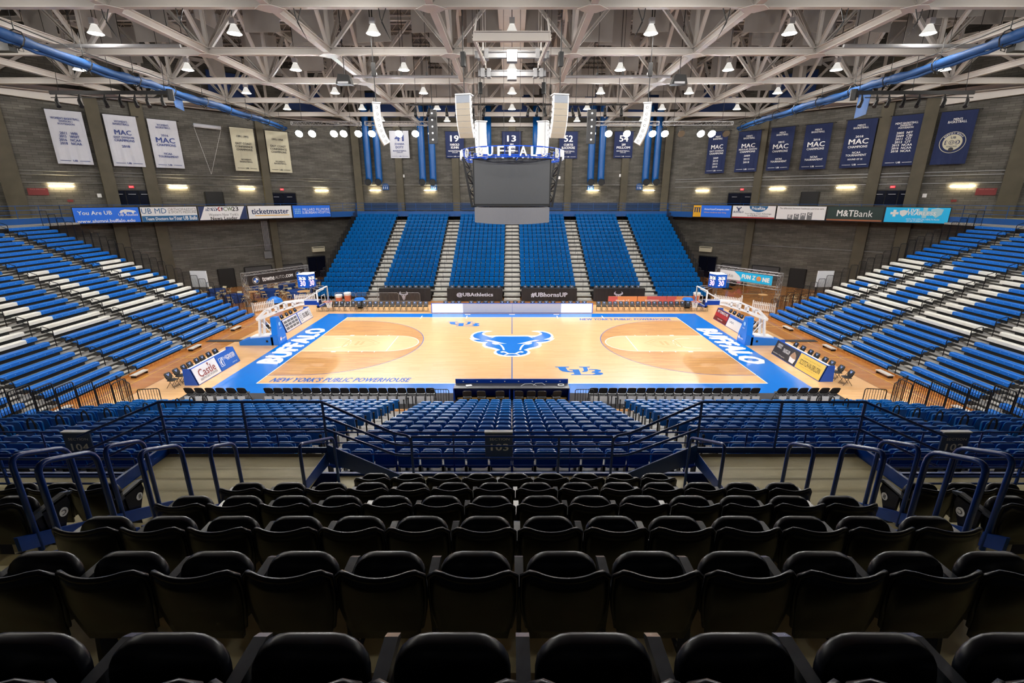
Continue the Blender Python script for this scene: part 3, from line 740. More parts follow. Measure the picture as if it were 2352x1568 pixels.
# aluminium steps on the floor at the foot of each aisle
for sx in (-1, 1):
    s_ = 'left' if sx < 0 else 'right'
    for ai, y in enumerate((-11.3, -6.3, -1.3, 3.7)):
        t = thing('step_unit', 'aluminium floor step at the foot of the %s aisle of the %s bleachers' % (ORD[ai], s_), 'step', (sx * 21.9, y, 0))
        m_ = MB()
        for i in range(4): m_.bb(*sorted((sx * (21.62 + i * .08), sx * (21.68 + i * .08))), y - .5, y + .5, .17, .2)
        m_.bb(*sorted((sx * 21.62, sx * 22.0)), y - .5, y + .5, .14, .17); m_.build('tread', MATS['pale_step_metal'], t)
        MB().bb(*sorted((sx * 21.66, sx * 21.96)), y - .46, y - .42, 0, .14).build('leg', STEELK, t); MB().bb(*sorted((sx * 21.66, sx * 21.96)), y + .42, y + .46, 0, .14).build('leg', STEELK, t)
# barred guards stepping down the far end of each bleacher stand
for sx in (-1, 1):
    s_ = 'left' if sx < 0 else 'right'
    for n in range(1, NROW + 1):
        x, z = rowpos(n)
        mb = bar_panel(MB(), (sx * x, 7.56, z - .41), (sx * (x + RUN - .06), 7.56, z - .41), 1.6, 6, drop=.04)
        tag(mb.build('guard_panel', STEELK), 'black barred guard at the far end of the %s bleachers, %s row up' % (s_, ORD[n - 1]), 'guard rail', 'barred guards on the %s bleachers' % s_)

# ================================================================ NEAR LOWER STAND (sections 102 103 104)
NR = [(-11.6 - .84 * j, .82 + .2815 * j - .80) for j in range(14)]      # row seat line and tread height
ns = thing('seating_deck', 'grey stepped deck carrying the near blue seats', 'deck', (0, -17, 0))
for j, (y, z) in enumerate(NR):
    MB().bb(-18.3, 18.3, y - .42, y + .42, z - .05, z).build('tier', ALUMN, ns)
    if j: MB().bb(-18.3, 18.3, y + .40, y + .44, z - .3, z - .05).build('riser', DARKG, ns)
    for sx in (-1, 1):
        for xa, xb in ((4.2, 5.25), (14.0, 15.0)):
            if j: MB().bb(*sorted((sx * xa, sx * xb)), y + .44, y + .8, z - .17, z - .14).build('aisle_step', ALUMN, ns)
MB().bb(-18.3, 18.3, NR[-1][0] - .46, NR[-1][0] - .42, 3.4, 4.0).build('riser', DARKG, ns)
blocks = [('section 103', -4.16, 4.16, 16), ('block left of section 103', -13.9, -5.3, 16), ('block right of section 103', 5.3, 13.9, 16), ('the far left end block', -17.9, -15.1, 5), ('the far right end block', 15.1, 17.9, 5)]
cand = []
for bi, (bn, x0, x1, n) in enumerate(blocks):
    for j, (y, z) in enumerate(NR):
        ix = range(n)
        if bi == 0 and j == 0: ix = range(3, 13)
        for i in ix:
            x = x0 + .26 + (x1 - x0 - .52) * i / (n - 1); cand.append((y, abs(x), x, z, bi, j, i))
cand.sort()
def make_blue():
    t = thing('stadium_seat', 'x', 'seat', (0, 0, 0))
    blue_back().build('backrest', SEATB, t); blue_pan().build('seat_pan', SEATB, t)
    for s in (-1, 1):
        MB().bb(s * .245 - .015, s * .245 + .015, -.12, .1, 0, .46).build('bracket', STEELK, t)
    return t
ind = [c for c in cand if abs(c[2]) < 14.5][:300]; iset = {(c[4], c[5], c[6]) for c in ind}
proto = make_blue(); KIDS['stadium_seat'] = list(proto.children); first = True
for y, ax, x, z, bi, j, i in ind:
    o = proto if first else dup(proto); first = False
    o.location = (x, y, z + .004)
    o['label'] = 'blue folding seat, %s from left, %s row from the railing, %s' % (ORD[i], ORD[13 - j], blocks[bi][0]); o['group'] = 'blue folding seats of the near lower stand'
for y, ax, x, z, bi, j, i in cand:
    if (bi, j, i) not in iset: SEATD.append((x, y, z, 1))
bk, pn = blue_back(), blue_pan(); lg = MB().bb(-.255, -.235, -.1, .1, 0, .45)
sm = MB(); sl = MB()
for x, y, z, f in SEATD:
    for src in (bk, pn): sm.add([(x + f * v[0], y + f * v[1], z + .004 + v[2]) for v in src.v], src.f)
    sl.add([(x + f * v[0], y + f * v[1], z + .004 + v[2]) for v in lg.v], lg.f)
rest = thing('stadium_seats', 'rows of blue folding seats filling the far grandstand and the lower near rows', 'seats', (0, 30, 7)); rest['kind'] = 'stuff'
o = sm.build('seat_shells', SEATB, rest); o['kind'] = 'stuff'; o = sl.build('brackets', STEELK, rest); o['kind'] = 'stuff'
# aisle posts between the near blocks, loop rails farther out
for sx in (-1, 1):
    s_ = 'left' if sx < 0 else 'right'
    for j in range(0, 13):
        y, z = NR[j]
        m_ = MB().tube([(sx * 4.72, y + .1, z + .005), (sx * 4.72, y + .1, z + .92)], .025, 6); m_.lathe([(.0, .98), (.035, .95), (.035, .9), (0, .88)], (sx * 4.72, y + .1, z), 8)
        tag(m_.build('aisle_post', STEELK), 'black rail post in the %s inner aisle, %s from the court' % (s_, ORD[j]), 'post', 'rail posts in the near aisles')
        x = sx * 14.5
        t = thing('loop_rail', 'black looped handrail in the %s outer aisle, %s from the court' % (s_, ORD[j]), 'handrail', (x, y, z), 0, 'looped rails of the near outer aisles')
        MB().tube([(x - .1, y, z + .005), (x - .11, y, z + .85), (x - .07, y, z + 1.0), (x, y, z + 1.05), (x + .07, y, z + 1.0), (x + .11, y, z + .85), (x + .1, y, z + .005)], .026, 5).build('loop', STEELK, t)
        MB().bb(x - .07, x + .07, y - .04, y + .04, z + .005, z + .55).build('bracket', STEELK, t)
# barred guards along both open sides of the near stand
for sx in (-1, 1):
    s_ = 'left' if sx < 0 else 'right'
    for j in range(0, 14):
        y, z = NR[j]; X_ = sx * 18.36
        mb = bar_panel(MB(), (X_, y - .4, z), (X_, y + .38, z), 1.75, 7, r_=.017)
        tag(mb.build('guard_panel', STEELK), 'black barred guard on the %s side of the near stand, %s from the court' % (s_, ORD[j]), 'guard rail', 'barred guards beside the near stand')
    a = P(1176.5 - sx * -1 * 0 + sx * 805, 915, Z=0.0)
    mb = bar_panel(MB(), (sx * 18.25, -10.85, .022), (sx * 17.3, -10.7, .022), 1.0, 8, r_=.017)
    tag(mb.build('guard_panel', STEELK), 'low black barred guard on the floor at the near %s corner' % s_, 'guard rail')
    mb = bar_panel(MB(), (sx * 18.5, -10.9, .023), (sx * 19.95, -9.9, .023), 1.35, 8, r_=.017, arch=.02)
    tag(mb.build('guard_panel', STEELK), 'black barred gate standing open at the near %s corner' % s_, 'gate')
# ================================================================ THE UPPER NEAR DECK: dark seats, concrete treads, blue pipe rails
def UR(i): return (-30.5 + .94 * (i - 1) - (.06 if i == 1 else 0), 8.36 - .469 * (i - 1) - .80 + (.04 if i == 1 else 0))   # seat line and tread of row i (1 is nearest)
udk = thing('upper_deck', 'stained concrete treads carrying the dark seats in front of the camera', 'deck', (0, -28, 5))
for i in range(1, 6):
    y, z = UR(i); ya, yb = y - .5, y + .44
    MB().bb(-9.5, 9.5, ya, yb, z - .47, z).build('tread', DECKC, udk)
    for sx in (-1, 1):
        for q in range(1, 3): MB().bb(*sorted((sx * 3.92, sx * 4.85)), yb + .31 * (q - 1), yb + .31 * q, z - .469, z - .156 * q).build('aisle_step', DECKC, udk)
y6, z6 = UR(6)
MB().bb(-2.5, 2.6, y6 - .5, y6 + .5, z6 - .5, z6).build('tread', DECKC, udk)
PZ = 5.14
for sx in (-1, 1): MB().bb(*sorted((sx * 3.62, sx * 6.7)), -26.3, -23.8, PZ - .2, PZ).build('platform', DECKC, udk)
MB().bb(-3.6, 3.6, -25.4, -23.3, 4.2, 4.35).build('landing', DECKC, udk)
for sx in (-1, 1):
    MB().bb(*sorted((sx * 6.7, sx * 14)), -26.2, -23.3, 4.2, 4.35).build('landing', DECKC, udk)
    for q in range(5):
        MB().bb(*sorted((sx * 2.55, sx * 3.6)), -26.3 + .32 * q, -25.98 + .32 * q + .3, 4.35, PZ - .158 * q).build('aisle_step', DECKC, udk)
MB().bb(-14, 14, -23.34, -23.28, 3.4, 4.4).build('front_wall', NAVY, udk)
# --- one dark seat
def dark_back():
    mb = MB(); nu, nv = 12, 6; W_ = .243; F = []; B = []
    for jv in range(nv + 1):
        v = jv / nv
        for iu in range(nu + 1):
            u = -1 + 2 * iu / nu
            zt = .845 + .022 * min(1, abs(u) ** 1.6) - (.07 if abs(u) > .99 else .012 if abs(u) > .8 else 0)
            ww = W_ * (.80 + .2 * min(1, v * 1.8)); z = .34 + (zt - .34) * v
            y = -.26 + .085 * abs(u) ** 2.4 * v - .05 * v + .05 * (1 - v) ** 2
            F.append((u * ww, y + .012, z)); B.append((u * ww, y - .012, z))
    n = nu + 1; k_ = len(F); fs = []
    for jv in range(nv):
        for iu in range(nu):
            a = jv * n + iu; fs.append((a, a + n, a + n + 1, a + 1)); fs.append((k_ + a, k_ + a + 1, k_ + a + n + 1, k_ + a + n))
    edge = [i for i in range(n)] + [jv * n + nu for jv in range(1, nv + 1)] + [nv * n + nu - i for i in range(1, n)] + [jv * n for jv in range(nv - 1, 0, -1)]
    for a, b in zip(edge, edge[1:] + edge[:1]): fs.append((a, b, b + k_, a + k_))
    mb.add(F + B, fs)
    rim = [Vector(F[nv * n + i]).lerp(Vector(B[nv * n + i]), .5) for i in range(n)]
    mb.tube([F[jv * n] for jv in range(1, nv)] + rim + [F[jv * n + nu] for jv in range(nv - 1, 0, -1)], .016, 6)
    return mb
def dark_pan():
    lay = []
    for yy, sc in ((0, .965), (.008, .99), (.04, 1), (.052, .985), (.058, .96)):
        yy -= .07
        q = [(x * sc, y_ * (1 - (1 - sc) * .7)) for x, y_ in rrect(.43, .44, .13, 5)]
        lay.append([(a, -.02 + yy + .05 * (b / .44), .565 + b) for a, b in q])
    return loft(MB(), lay)
def dark_arm(s):
    x = s * .262
    mb = MB(); q = [(-.2, .62), (-.16, .66), (.08, .655), (.12, .63), (.11, .61), (-.18, .6)]
    mb.ex([(x - .027, a, b) for a, b in q], (.054, 0, 0)); return mb
def dark_stand(s):
    x = s * .262; mb = MB(); q = [(-.17, .62), (.06, .62), (.05, .42), (-.02, .3), (-.03, .04), (.08, 0), (-.16, 0), (-.12, .3)]
    return mb.ex([(x - .014, a, b) for a, b in q], (.028, 0, 0))
ARM = mat('worn_black_armrest', hexc(62, 66, 72), .22, spec=.7, var=.25, scale=18)
def make_dark():
    t = thing('folding_seat', 'x', 'seat', (0, 0, 0))
    dark_back().build('backrest', SEATK, t, smooth=True); dark_pan().build('seat_pan', SEATK, t, smooth=True)
    dark_arm(1).build('armrest', ARM, t); dark_stand(1).build('standard', SEATK, t)
    return t
dk = make_dark(); KIDS['folding_seat'] = list(dk.children); first = True
RN = {1: 'nearest the camera', 2: 'second from the camera', 3: 'third from the camera', 4: 'fourth from the camera', 5: 'fifth from the camera', 6: 'farthest from the camera'}
for i in range(1, 7):
    y, z = UR(i); x0 = .04 - 7 * .52; idx = range(14); 
    if i == 1: idx = range(2, 12)
    if i == 6: x0 = .05 - 4.5 * .52; idx = range(9)
    for q in idx:
        o = dk if first else dup(dk); first = False
        o.location = (x0 + .26 + .52 * q, y, z + .004)
        if q == idx[0]: endseat = o
        o['label'] = 'black folding seat, %s from the left in the row %s' % (ORD[q - (2 if i == 1 else 0)], RN[i]); o['group'] = 'black folding seats in front of the camera'
    dark_arm(-1).build('armrest', ARM, endseat, world=False); dark_stand(-1).build('standard', SEATK, endseat, world=False)
for sx in (-1, 1):
    s_ = 'left' if sx < 0 else 'right'
    for i in (3, 4, 5):
        y, z = UR(i)
        for q in range(4):
            o = dup(dk); o.location = (sx * (5.18 + .52 * q), y, z + .004)
            if q == 0: endseat = o
            o['label'] = 'black folding seat across the %s aisle, %s from the aisle, row %s' % (s_, ORD[q], RN[i]); o['group'] = 'black folding seats in front of the camera'
        if i > 3:
            x = sx * 4.92; t = endseat
            qd = [(-.1, .64), (.18, .66), (.2, .55), (.12, .4), (.05, .25), (.05, 0), (-.08, 0), (-.08, .35)]
            MB().ex([(x - sx * .0, y + a, z + .006 + b) for a, b in qd], (-sx * .03, 0, 0)).build('end_panel', SEATK, t)
            MB().ex([(x - .03, y + a, z + b) for a, b in ((-.2, .66), (.18, .69), (.26, .66), (.24, .64), (-.18, .63))], (.06, 0, 0)).build('armrest', ARM, t)
            m_ = MB().lathe([(.0, 0), (.05, 0), (.05, .006), (0, .006)], (x - sx * .03 - (.006 if sx > 0 else 0), y + .1, z + .5), 16, 'X'); m_.build('row_disc', WHT, t)
            lettering(t, INKK, [('B' if i == 5 else 'C', (x - sx * .04, y + .1, z + .5), (0, sx, 0), (0, 0, 1), .055, None)])
# --- blue pipe rails
def pipe(mb, pts, r_=.024, rad=.12, n=8):
    """pipe with rounded bends"""
    P_ = [Vector(p) for p in pts]; L = [P_[0]]
    for a, b, c in zip(P_[:-2], P_[1:-1], P_[2:]):
        u = (a - b).normalized(); v = (c - b).normalized(); r2 = min(rad, (a - b).length * .45, (c - b).length * .45)
        s0 = b + u * r2; s1 = b + v * r2
        for t_ in (0, .25, .5, .75, 1): L.append(s0 * (1 - t_) ** 2 + b * 2 * t_ * (1 - t_) + s1 * t_ ** 2)
    L.append(P_[-1]); return mb.tube(L, r_, n)
def aisle_z(y):
    for i in range(1, 7):
        yi, zi = UR(i)
        if yi - .5 <= y <= yi + .44: f = y - (yi - .5); return zi + (.313 if f < .31 else .157 if f < .62 else 0)
    return PZ
hoops = [(-4.0, -28.46, -27.93, 7.80, 7.60, 6.9, 'nearest'), (-4.82, -27.95, -27.4, 7.56, 7.34, 6.4, 'nearest outer'), (-4.0, -27.47, -26.89, 7.33, 7.08, 6.2, 'second'),
         (-4.82, -27.0, -26.45, 7.12, 6.9, 5.9, 'second outer'), (-4.0, -26.42, -25.9, 6.78, 6.55, 5.7, 'third'), (-3.1, -25.85, -24.64, 6.5, 5.95, 4.6, 'landing stair')]
for sx in (-1, 1):
    s_ = 'left' if sx < 0 else 'right'
    for x, y0, y1, z0, z1, zb, nm in hoops:
        x = -sx * x
        t = thing('pipe_handrail', 'blue pipe hoop handrail, the %s one on the %s aisle stair' % (nm, s_), 'handrail', (x, y0, zb), 0, 'blue pipe handrails on the aisle stairs')
        zt0, zt1 = (5.146, 4.516) if nm == 'landing stair' else (aisle_z(y0) + .006, aisle_z(y1) + .006)
        pipe(MB(), [(x, y0, zt0), (x, y0, z0), (x, y1, z1), (x, y1, zt1)], .026, .13).build('pipe', NAVY, t, smooth=True)
        if 'landing' not in nm:
            nl = lambda yy: UR(2)[1] - .499 * (yy - UR(2)[0] - .44) + .012
            MB().ex([(x - .02, y0 - .18, nl(y0 - .18) + .16), (x - .02, y1 + .22, nl(y1 + .22) + .16), (x - .02, y1 + .22, nl(y1 + .22)), (x - .02, y0 - .18, nl(y0 - .18))], (.04, 0, 0)).build('base_plate', NAVY, t)
def rail_frame(name, label, posts, z0, heights, kick=None, r_=.025, group=None):
    """posts: plan points; rails at the given heights"""
    t = thing(name, label, 'railing', (*posts[0], z0), 0, group)
    for p in posts: MB().tube([(*p, z0 + .006), (*p, heights[0])], r_, 8).build('post', NAVY, t)
    for h in heights:
        MB().tube([(*p, h) for p in posts], r_ * (1 if h == heights[0] else .8), 8).build('rail', NAVY, t)
    if kick: MB().beam((*posts[0], (z0 + kick) / 2 + .008), (*posts[-1], (z0 + kick) / 2 + .008), .03, kick - z0).build('kick_plate', NAVY, t)
    return t
for sx in (-1, 1):
    s_ = 'left' if sx < 0 else 'right'
    t = rail_frame('platform_railing', 'dark blue pipe railing along the front of the %s concrete platform' % s_, [(sx * 6.7, -23.78), (sx * 5.12, -23.78), (sx * 3.6, -23.78)], PZ, [6.23, 5.93, 5.66], PZ + .12)
    # sloping rails down to the centre landing, joined to it
    m_ = MB()
    for h in (6.23, 5.93, 5.66):
        pass
    pipe(MB(), [(sx * 3.6, -23.78, 6.23), (sx * 2.25, -23.85, 5.60), (sx * 1.95, -23.86, 5.56), (sx * 1.93, -23.86, 4.36)], .026, .2).build('sloping_rail', NAVY, t, smooth=True)
    for h, h2 in ((5.93, 5.36), (5.66, 5.14)): pipe(MB(), [(sx * 3.6, -23.78, h), (sx * 2.25, -23.85, h2), (sx * 1.95, -23.86, h2)], .024, .2).build('sloping_rail', NAVY, t, smooth=True)
    for h, h2 in ((6.23, 5.72), (5.93, 5.4), (5.66, 5.1)): pipe(MB(), [(sx * 6.7, -23.78, h), (sx * 8.0, -24.2, h2)], .024, .2).build('sloping_rail', NAVY, t, smooth=True)
    # stair stringers
    MB().ex([(sx * 3.6, -23.82, 5.35), (sx * 2.1, -23.82, 4.62), (sx * 2.1, -23.82, 4.36), (sx * 3.6, -23.82, 4.95)], (0, .03, 0)).build('stringer', NAVY, t)
    MB().ex([(sx * 3.61, -23.8, 5.2), (sx * 3.61, -26, 5.2), (sx * 3.61, -26, 5.16), (sx * 3.61, -23.8, 4.9)], (sx * -.008, 0, 0)).build('stringer', NAVY, t)
    MB().ex([(sx * 6.71, -23.8, 5.35), (sx * 6.71, -26, 5.35), (sx * 6.71, -26, 4.6), (sx * 6.71, -23.8, 4.6)], (sx * .05, 0, 0)).build('stringer', NAVY, t)
    t = rail_frame('landing_railing', 'dark blue low pipe railing before the %s end landing' % s_, [(sx * (6.95 + 1.25 * q), -24.3) for q in range(6)], 4.35, [5.33, 5.14, 4.95, 4.8])
t = rail_frame('landing_railing', 'dark blue pipe railing across the centre landing before section 103', [(-1.93, -23.9), (0.9, -23.9), (1.93, -23.9)], 4.35, [5.56, 5.36, 5.1])
bp_ = [(x * .9, -22.98) for x in range(-14, 15, 1)]
t = rail_frame('back_railing', 'blue pipe railing behind the last row of the near blue seats', [(-15 + 1.25 * q, -22.98) for q in range(25)], 4.0, [5.17, 4.92, 4.64, 4.37], None, .018)
# section signs hung on that railing
SIGN = mat('navy_sign_face', hexc(36, 66, 112), .5)
SIGT = mat('sign_grey_lettering', hexc(215, 217, 220), .5)
for cx, num, pos in ((-9.45, '104', 'left'), (-.3, '103', 'middle'), (9.6, '102', 'right')):
    cx = P({'104': 183, '103': 1146, '102': 2190}[num], 1018, Y=-23.02).x
    t = thing('section_sign', 'navy sign reading SECTION %s on the %s of the railing' % (num, pos), 'sign', (cx, -23.0, 4.6))
    MB().bb(cx - .29, cx + .29, -23.04, -23.01, 4.62, 5.2).build('board', SIGN, t)
    MB().bb(cx - .3, cx + .3, -23.06, -22.96, 5.19, 5.215).build('top_fold', GALV if 0 else SIGT, t)
    lettering(t, SIGT, [('SECTION', (cx + .02, -23.045, 5.04), (1, 0, 0), (0, 0, 1), .055, .42, .01), (num, (cx + .02, -23.045, 4.85), (1, 0, 0), (0, 0, 1), .17, .38, .022)])
HZ = 25.195   # underside of the roof deck
# ================================================================ HUNG FROM THE ROOF
SCRN = mat('unlit_grey_screen', hexc(68, 69, 71), .45, var=.03)
LEDW = mat('grey_ring_screen', hexc(106, 106, 110), .5, var=.04)
RINGB = mat('ring_blue', hexc(14, 80, 200), .35)
sb = thing('scoreboard', 'black centre scoreboard with grey screens and a ring of white letters', 'scoreboard', (0, 0, 8.4))
# body: tapered truss frame, four faces
for a in range(4):
    M = Matrix.Rotation(R(90 * a), 3, 'Z'); T = lambda x, y, z: tuple(M @ Vector((x, y, z)))
    hw = 2.36 if a % 2 == 0 else 1.85
    f = MB(); f.ex([T(-hw, -2.0, 9.45), T(hw, -2.0, 9.45), T(hw, -2.0, 12.2), T(-hw, -2.0, 12.2)], M @ Vector((0, .12, 0))); f.build('screen_frame', BLK, sb)
    MB().ex([T(.09 - hw, -2.03, 9.58), T(hw - .09, -2.03, 9.58), T(hw - .09, -2.03, 12.13), T(.09 - hw, -2.03, 12.13)], M @ Vector((0, .03, 0))).build('screen', SCRN, sb)
    c_ = MB(); n = 12; q0 = []
    for i in range(n + 1):
        x = (-1 + 2 * i / n) * (hw - .06); y = -2.0 - .35 * (1 - (x / hw) ** 2); q0.append((x, y))
    vs = [T(x, y, 9.38) for x, y in q0] + [T(x, y, 8.5 - .12 * (1 - (x / hw) ** 2)) for x, y in q0] + [T(x, y + .12, 9.38) for x, y in q0] + [T(x, y + .12, 8.5 - .12 * (1 - (x / hw) ** 2)) for x, y in q0]
    m_ = n + 1; fs = []
    for i in range(n): fs += [(i, i + m_, i + m_ + 1, i + 1), (2 * m_ + i, 2 * m_ + i + 1, 3 * m_ + i + 1, 3 * m_ + i), (i, i + 1, 2 * m_ + i + 1, 2 * m_ + i), (m_ + i, 3 * m_ + i, 3 * m_ + i + 1, m_ + i + 1)]
    c_.add(vs, fs).build('curved_screen', LEDW, sb)
    MB().ex([T(.2 - hw, -1.9, 9.36), T(hw - .2, -1.9, 9.36), T(1.5, -1.9, 9.2), T(-1.5, -1.9, 9.2)], M @ Vector((0, .3, 0))).build('lower_bracket', BLK, sb)
    tr = MB()
    for x in (-2.9, 2.9): pass
    if a % 2 == 0:
        tr.beam(T(2.44, -2.1, 9.4), T(2.9, -2.3, 12.25), .12, .12)
        tr.beam(T(2.44, 2.1, 9.4), T(2.9, 2.3, 12.25), .12, .12)
        for q in range(6):
            z0 = 9.4 + q * .475; f0 = q / 6; f1 = (q + 1) / 6; y0, y1 = (-2.1, 2.1) if q % 2 else (2.1, -2.1)
            tr.beam(T(2.44 + .46 * f0, y0, z0), T(2.44 + .46 * f1, y1, z0 + .475), .07, .07); tr.beam(T(2.44 + .46 * f0, y0, z0), T(2.44 + .46 * f0, -y0, z0), .05, .05)
    tr.v and tr.build('side_truss', BLK, sb)
MB().bb(-1.9, 1.9, -1.9, 1.9, 9.5, 12.1).build('core_box', BLK, sb)
rr_ = 3.15; ring = MB()
for zz in (12.2, 12.3, 12.78):
    L = []
    for i in range(33):
        a = R(360 * i / 32); k_ = 1 / max(abs(math.cos(a)) ** 6 + abs(math.sin(a)) ** 6, 1e-3) ** (1 / 6) if 0 else 1.0
        L.append((rr_ * math.cos(a) * 1.0, rr_ * math.sin(a), zz))
    ring.tube(L, .035, 5, cap=False)
for i in range(24):
    a = R(15 * i + 7.5); ring.tube([(rr_ * math.cos(a), rr_ * math.sin(a), 12.2), (rr_ * math.cos(a), rr_ * math.sin(a), 12.78)], .02, 4)
    if i % 3 == 0: ring.beam((rr_ * math.cos(a), rr_ * math.sin(a), 12.22), (1.9 * math.cos(a), 1.9 * math.sin(a), 12.1), .06, .06)
ring.build('letter_ring', RINGB, sb)
LETM = mat('lit_white_letters', hexc(200, 200, 198), .35, emit=(1, 1, .97), es=.12)
for base in (0, 90, 180, 270):
    for i, ch in enumerate('BUFFALO'):
        a = R(base - 90 + (i - 3) * 11.4); c_ = Vector((3.27 * math.cos(a), 3.27 * math.sin(a), 12.5)); rt = Vector((-math.sin(a), math.cos(a), 0))
        text(MB(), ch, c_, rt, (0, 0, 1), .52, .38 if ch != 'A' else .44, .02, 0, .03).build('letter_%s' % ch.lower() if 0 else 'ring_letter', LETM, sb)
# bull heads between the words
def bull_face(parent, c_, rt, h, m1, m2, nm='bull_emblem'):
    rt = Vector(rt).normalized(); up = Vector((0, 0, 1)); nn = rt.cross(up); c_ = Vector(c_)
    half = [(0, .28), (.22, .3), (.36, .36), (.5, .42), (.56, .56), (.46, .78), (.7, .62), (.8, .4), (.7, .22), (.5, .16), (.42, .0), (.3, -.12), (.24, -.36), (.2, -.6), (.1, -.72), (0, -.74)]
    q = [c_ + rt * (x * h / 2) + up * (y * h / 2) for x, y in half] + [c_ + rt * (-x * h / 2) + up * (y * h / 2) for x, y in half[::-1][1:-1]]
    o = MB().ex(q, nn * .02).build(nm, m1, parent)
    e = MB()
    for s in (-1, 1):
        e.ex([c_ + nn * .022 + rt * (s * x * h / 2) + up * (y * h / 2) for x, y in ((.12, .02), (.34, .16), (.3, .04), (.16, -.06))], nn * .004)
        e.ex([c_ + nn * .022 + rt * (s * x * h / 2) + up * (y * h / 2) for x, y in ((.05, -.5), (.16, -.44), (.14, -.56))], nn * .004)
    e.build('emblem_lines', m2, o); return o
for a in (45, 135, 225, 315):
    c_ = Vector((3.3 * math.cos(R(a)), 3.3 * math.sin(R(a)), 12.52)); bull_face(sb, c_, (-math.sin(R(a)), math.cos(R(a)), 0), .72, BLK, WHT)
hang = MB()
for x, y in ((-2.2, -1.9), (2.2, -1.9), (-2.2, 1.9), (2.2, 1.9), (-.5, 0), (.5, 0)): hang.tube([(x, y, 12.1), (x, y, HZ)], .012, 5)
hang.build('hoist_cables', BLK, sb)
# hoist trolley in the middle of the roof
ht = thing('scoreboard_hoist', 'grey hoist frame with two trolley beams above the scoreboard', 'hoist', (0, 0, 17.4))
for y, z in ((-.6, 18.0), (2.4, 17.7)):
    MB().ibeam((-2.2, y, z), (2.2, y, z), .25, .35, .04).build('trolley_beam', GALV, ht)
    m_ = MB()
    for x in (-1.9, -1.5, 1.5, 1.9): m_.bb(x - .12, x + .12, y - .3, y + .3, z - .25, z + .25)
    m_.bb(-.3, .3, y - .25, y + .25, z - .4, z + .2); m_.build('pulley_blocks', GALV, ht)
MB().ibeam((-2, -4.2, 17.9), (2, -4.2, 17.9), .25, .45, .04).build('cross_beam', STEELW, ht)
for s in (-1, 1):
    MB().beam((s * 2, -4.2, 17.7), (s * 1.8, -4.2, BZ), .08, .08).build('hanger', STEELW, ht); MB().ibeam((s * 2, -4.2, 17.9), (s * 1.6, -1.2, 17.4), .14, .2, .03).build('side_beam', STEELW, ht)
    for y in (-.6, 2.4): MB().beam((s * 1.7, y, 18.0), (s * 1.7, y, TZ), .06, .06).build('hanger', STEELW, ht)
ct = MB().bb(-.9, .9, 2, 30, 21.2, 21.9); tag(ct.build('roof_duct', mat('ribbed_white_duct', hexc(210, 200, 190), .6, var=.1, scale=3, stretch=(.1, 8, 1))), 'pale ribbed duct running along the middle of the roof', 'duct')
hg = MB()
# --- line arrays
GRL = mat('beige_speaker_grille', hexc(176, 164, 146), .7, var=.1, scale=60)
GRG = mat('grey_speaker_grille', hexc(150, 156, 166), .7, var=.08, scale=60)
def line_array(label, loc, yaw, n=7, w_=.9, hh=.31, dp=.5, curve=34):
    t = thing('line_array_speaker', label, 'loudspeaker', loc, yaw, None)
    y = z = 0; tl = 0
    for i in range(n):
        tl = R(curve) * (i / (n - 1)) ** 1.4; f = MB()
        dy, dz = math.sin(tl), -math.cos(tl)                      # down along the stack
        fx = (-math.cos(tl), -math.sin(tl))                        # facing (-y) tipped down
        hgt = hh * (1.25 if i == 0 else 1)
        def q(a, b, x): return (x, y + dy * a - fx[0] * 0 + (-fx[0]) * b, z + dz * a + (-fx[1]) * b)
        vs = [q(a, b, x) for a in (0.008, hgt - .008) for b, x in ((0, -w_ / 2), (0, w_ / 2), (dp, w_ / 2 * .82), (dp, -w_ / 2 * .82))]
        cb_ = MB().add(vs, [(0, 1, 2, 3), (7, 6, 5, 4), (0, 4, 5, 1), (1, 5, 6, 2), (2, 6, 7, 3), (3, 7, 4, 0)]).build('cabinet', WHT, t, world=False)
        vs = [q(a, b, x) for a in (.012, hgt - .012) for b, x in ((-.012, -w_ / 2 + .06), (-.012, w_ / 2 - .06), (0, w_ / 2 - .06), (0, -w_ / 2 + .06))]
        MB().add(vs, [(0, 1, 2, 3), (7, 6, 5, 4), (0, 4, 5, 1), (1, 5, 6, 2), (2, 6, 7, 3), (3, 7, 4, 0)]).build('grille', GRG if i == 0 else GRL, cb_, world=False)
        pv = MB()
        for s in (-1, 1):
            c0 = Vector(q(hgt / 2, dp * .5, s * (w_ / 2 * .915 + .005))); 
            pv.tube([c0 + Vector((0, .07 * math.cos(R(v)), .07 * math.sin(R(v)))) for v in range(0, 361, 60)], .012, 4)
        pv.build('side_plate', GALV, cb_, world=False)
        y += dy * hgt; z += dz * hgt
    MB().bb(-w_ / 2, w_ / 2, -.02, dp + .05, .02, .08).build('flying_frame', WHT, t, world=False)
    m_ = MB().tube([(0, dp / 2, .08), (0, dp / 2, HZ - loc[2])], .03, 5); m_.bb(-.12, .12, dp / 2 - .12, dp / 2 + .12, 18.0 - loc[2] - 1.2, 18.0 - loc[2] - .5); m_.build('chain_hoist', BLK, t, world=False)
    return t
for sx in (-1, 1):
    s_ = 'left' if sx < 0 else 'right'
    line_array('large white line array facing the camera at the front %s of the scoreboard' % s_, (sx * 2.72, -3.3, 15.35), sx * R(14))
    line_array('white line array hanging beyond the scoreboard on the %s, seen from behind' % s_, (sx * 2.25, 4.2, 15.0), R(180) - sx * R(16), n=8, w_=.8)
    line_array('white line array seen from the side, farther out on the %s' % s_, (sx * 8.35, -1.0, 15.3), sx * R(72), n=7, w_=.62, hh=.33, dp=.42, curve=30)
    # black subwoofers / lamps beyond
    m_ = MB().bb(sx * 13.6 - .3, sx * 13.6 + .3, 8.0, 8.6, 14.0, 16.2) if 0 else None
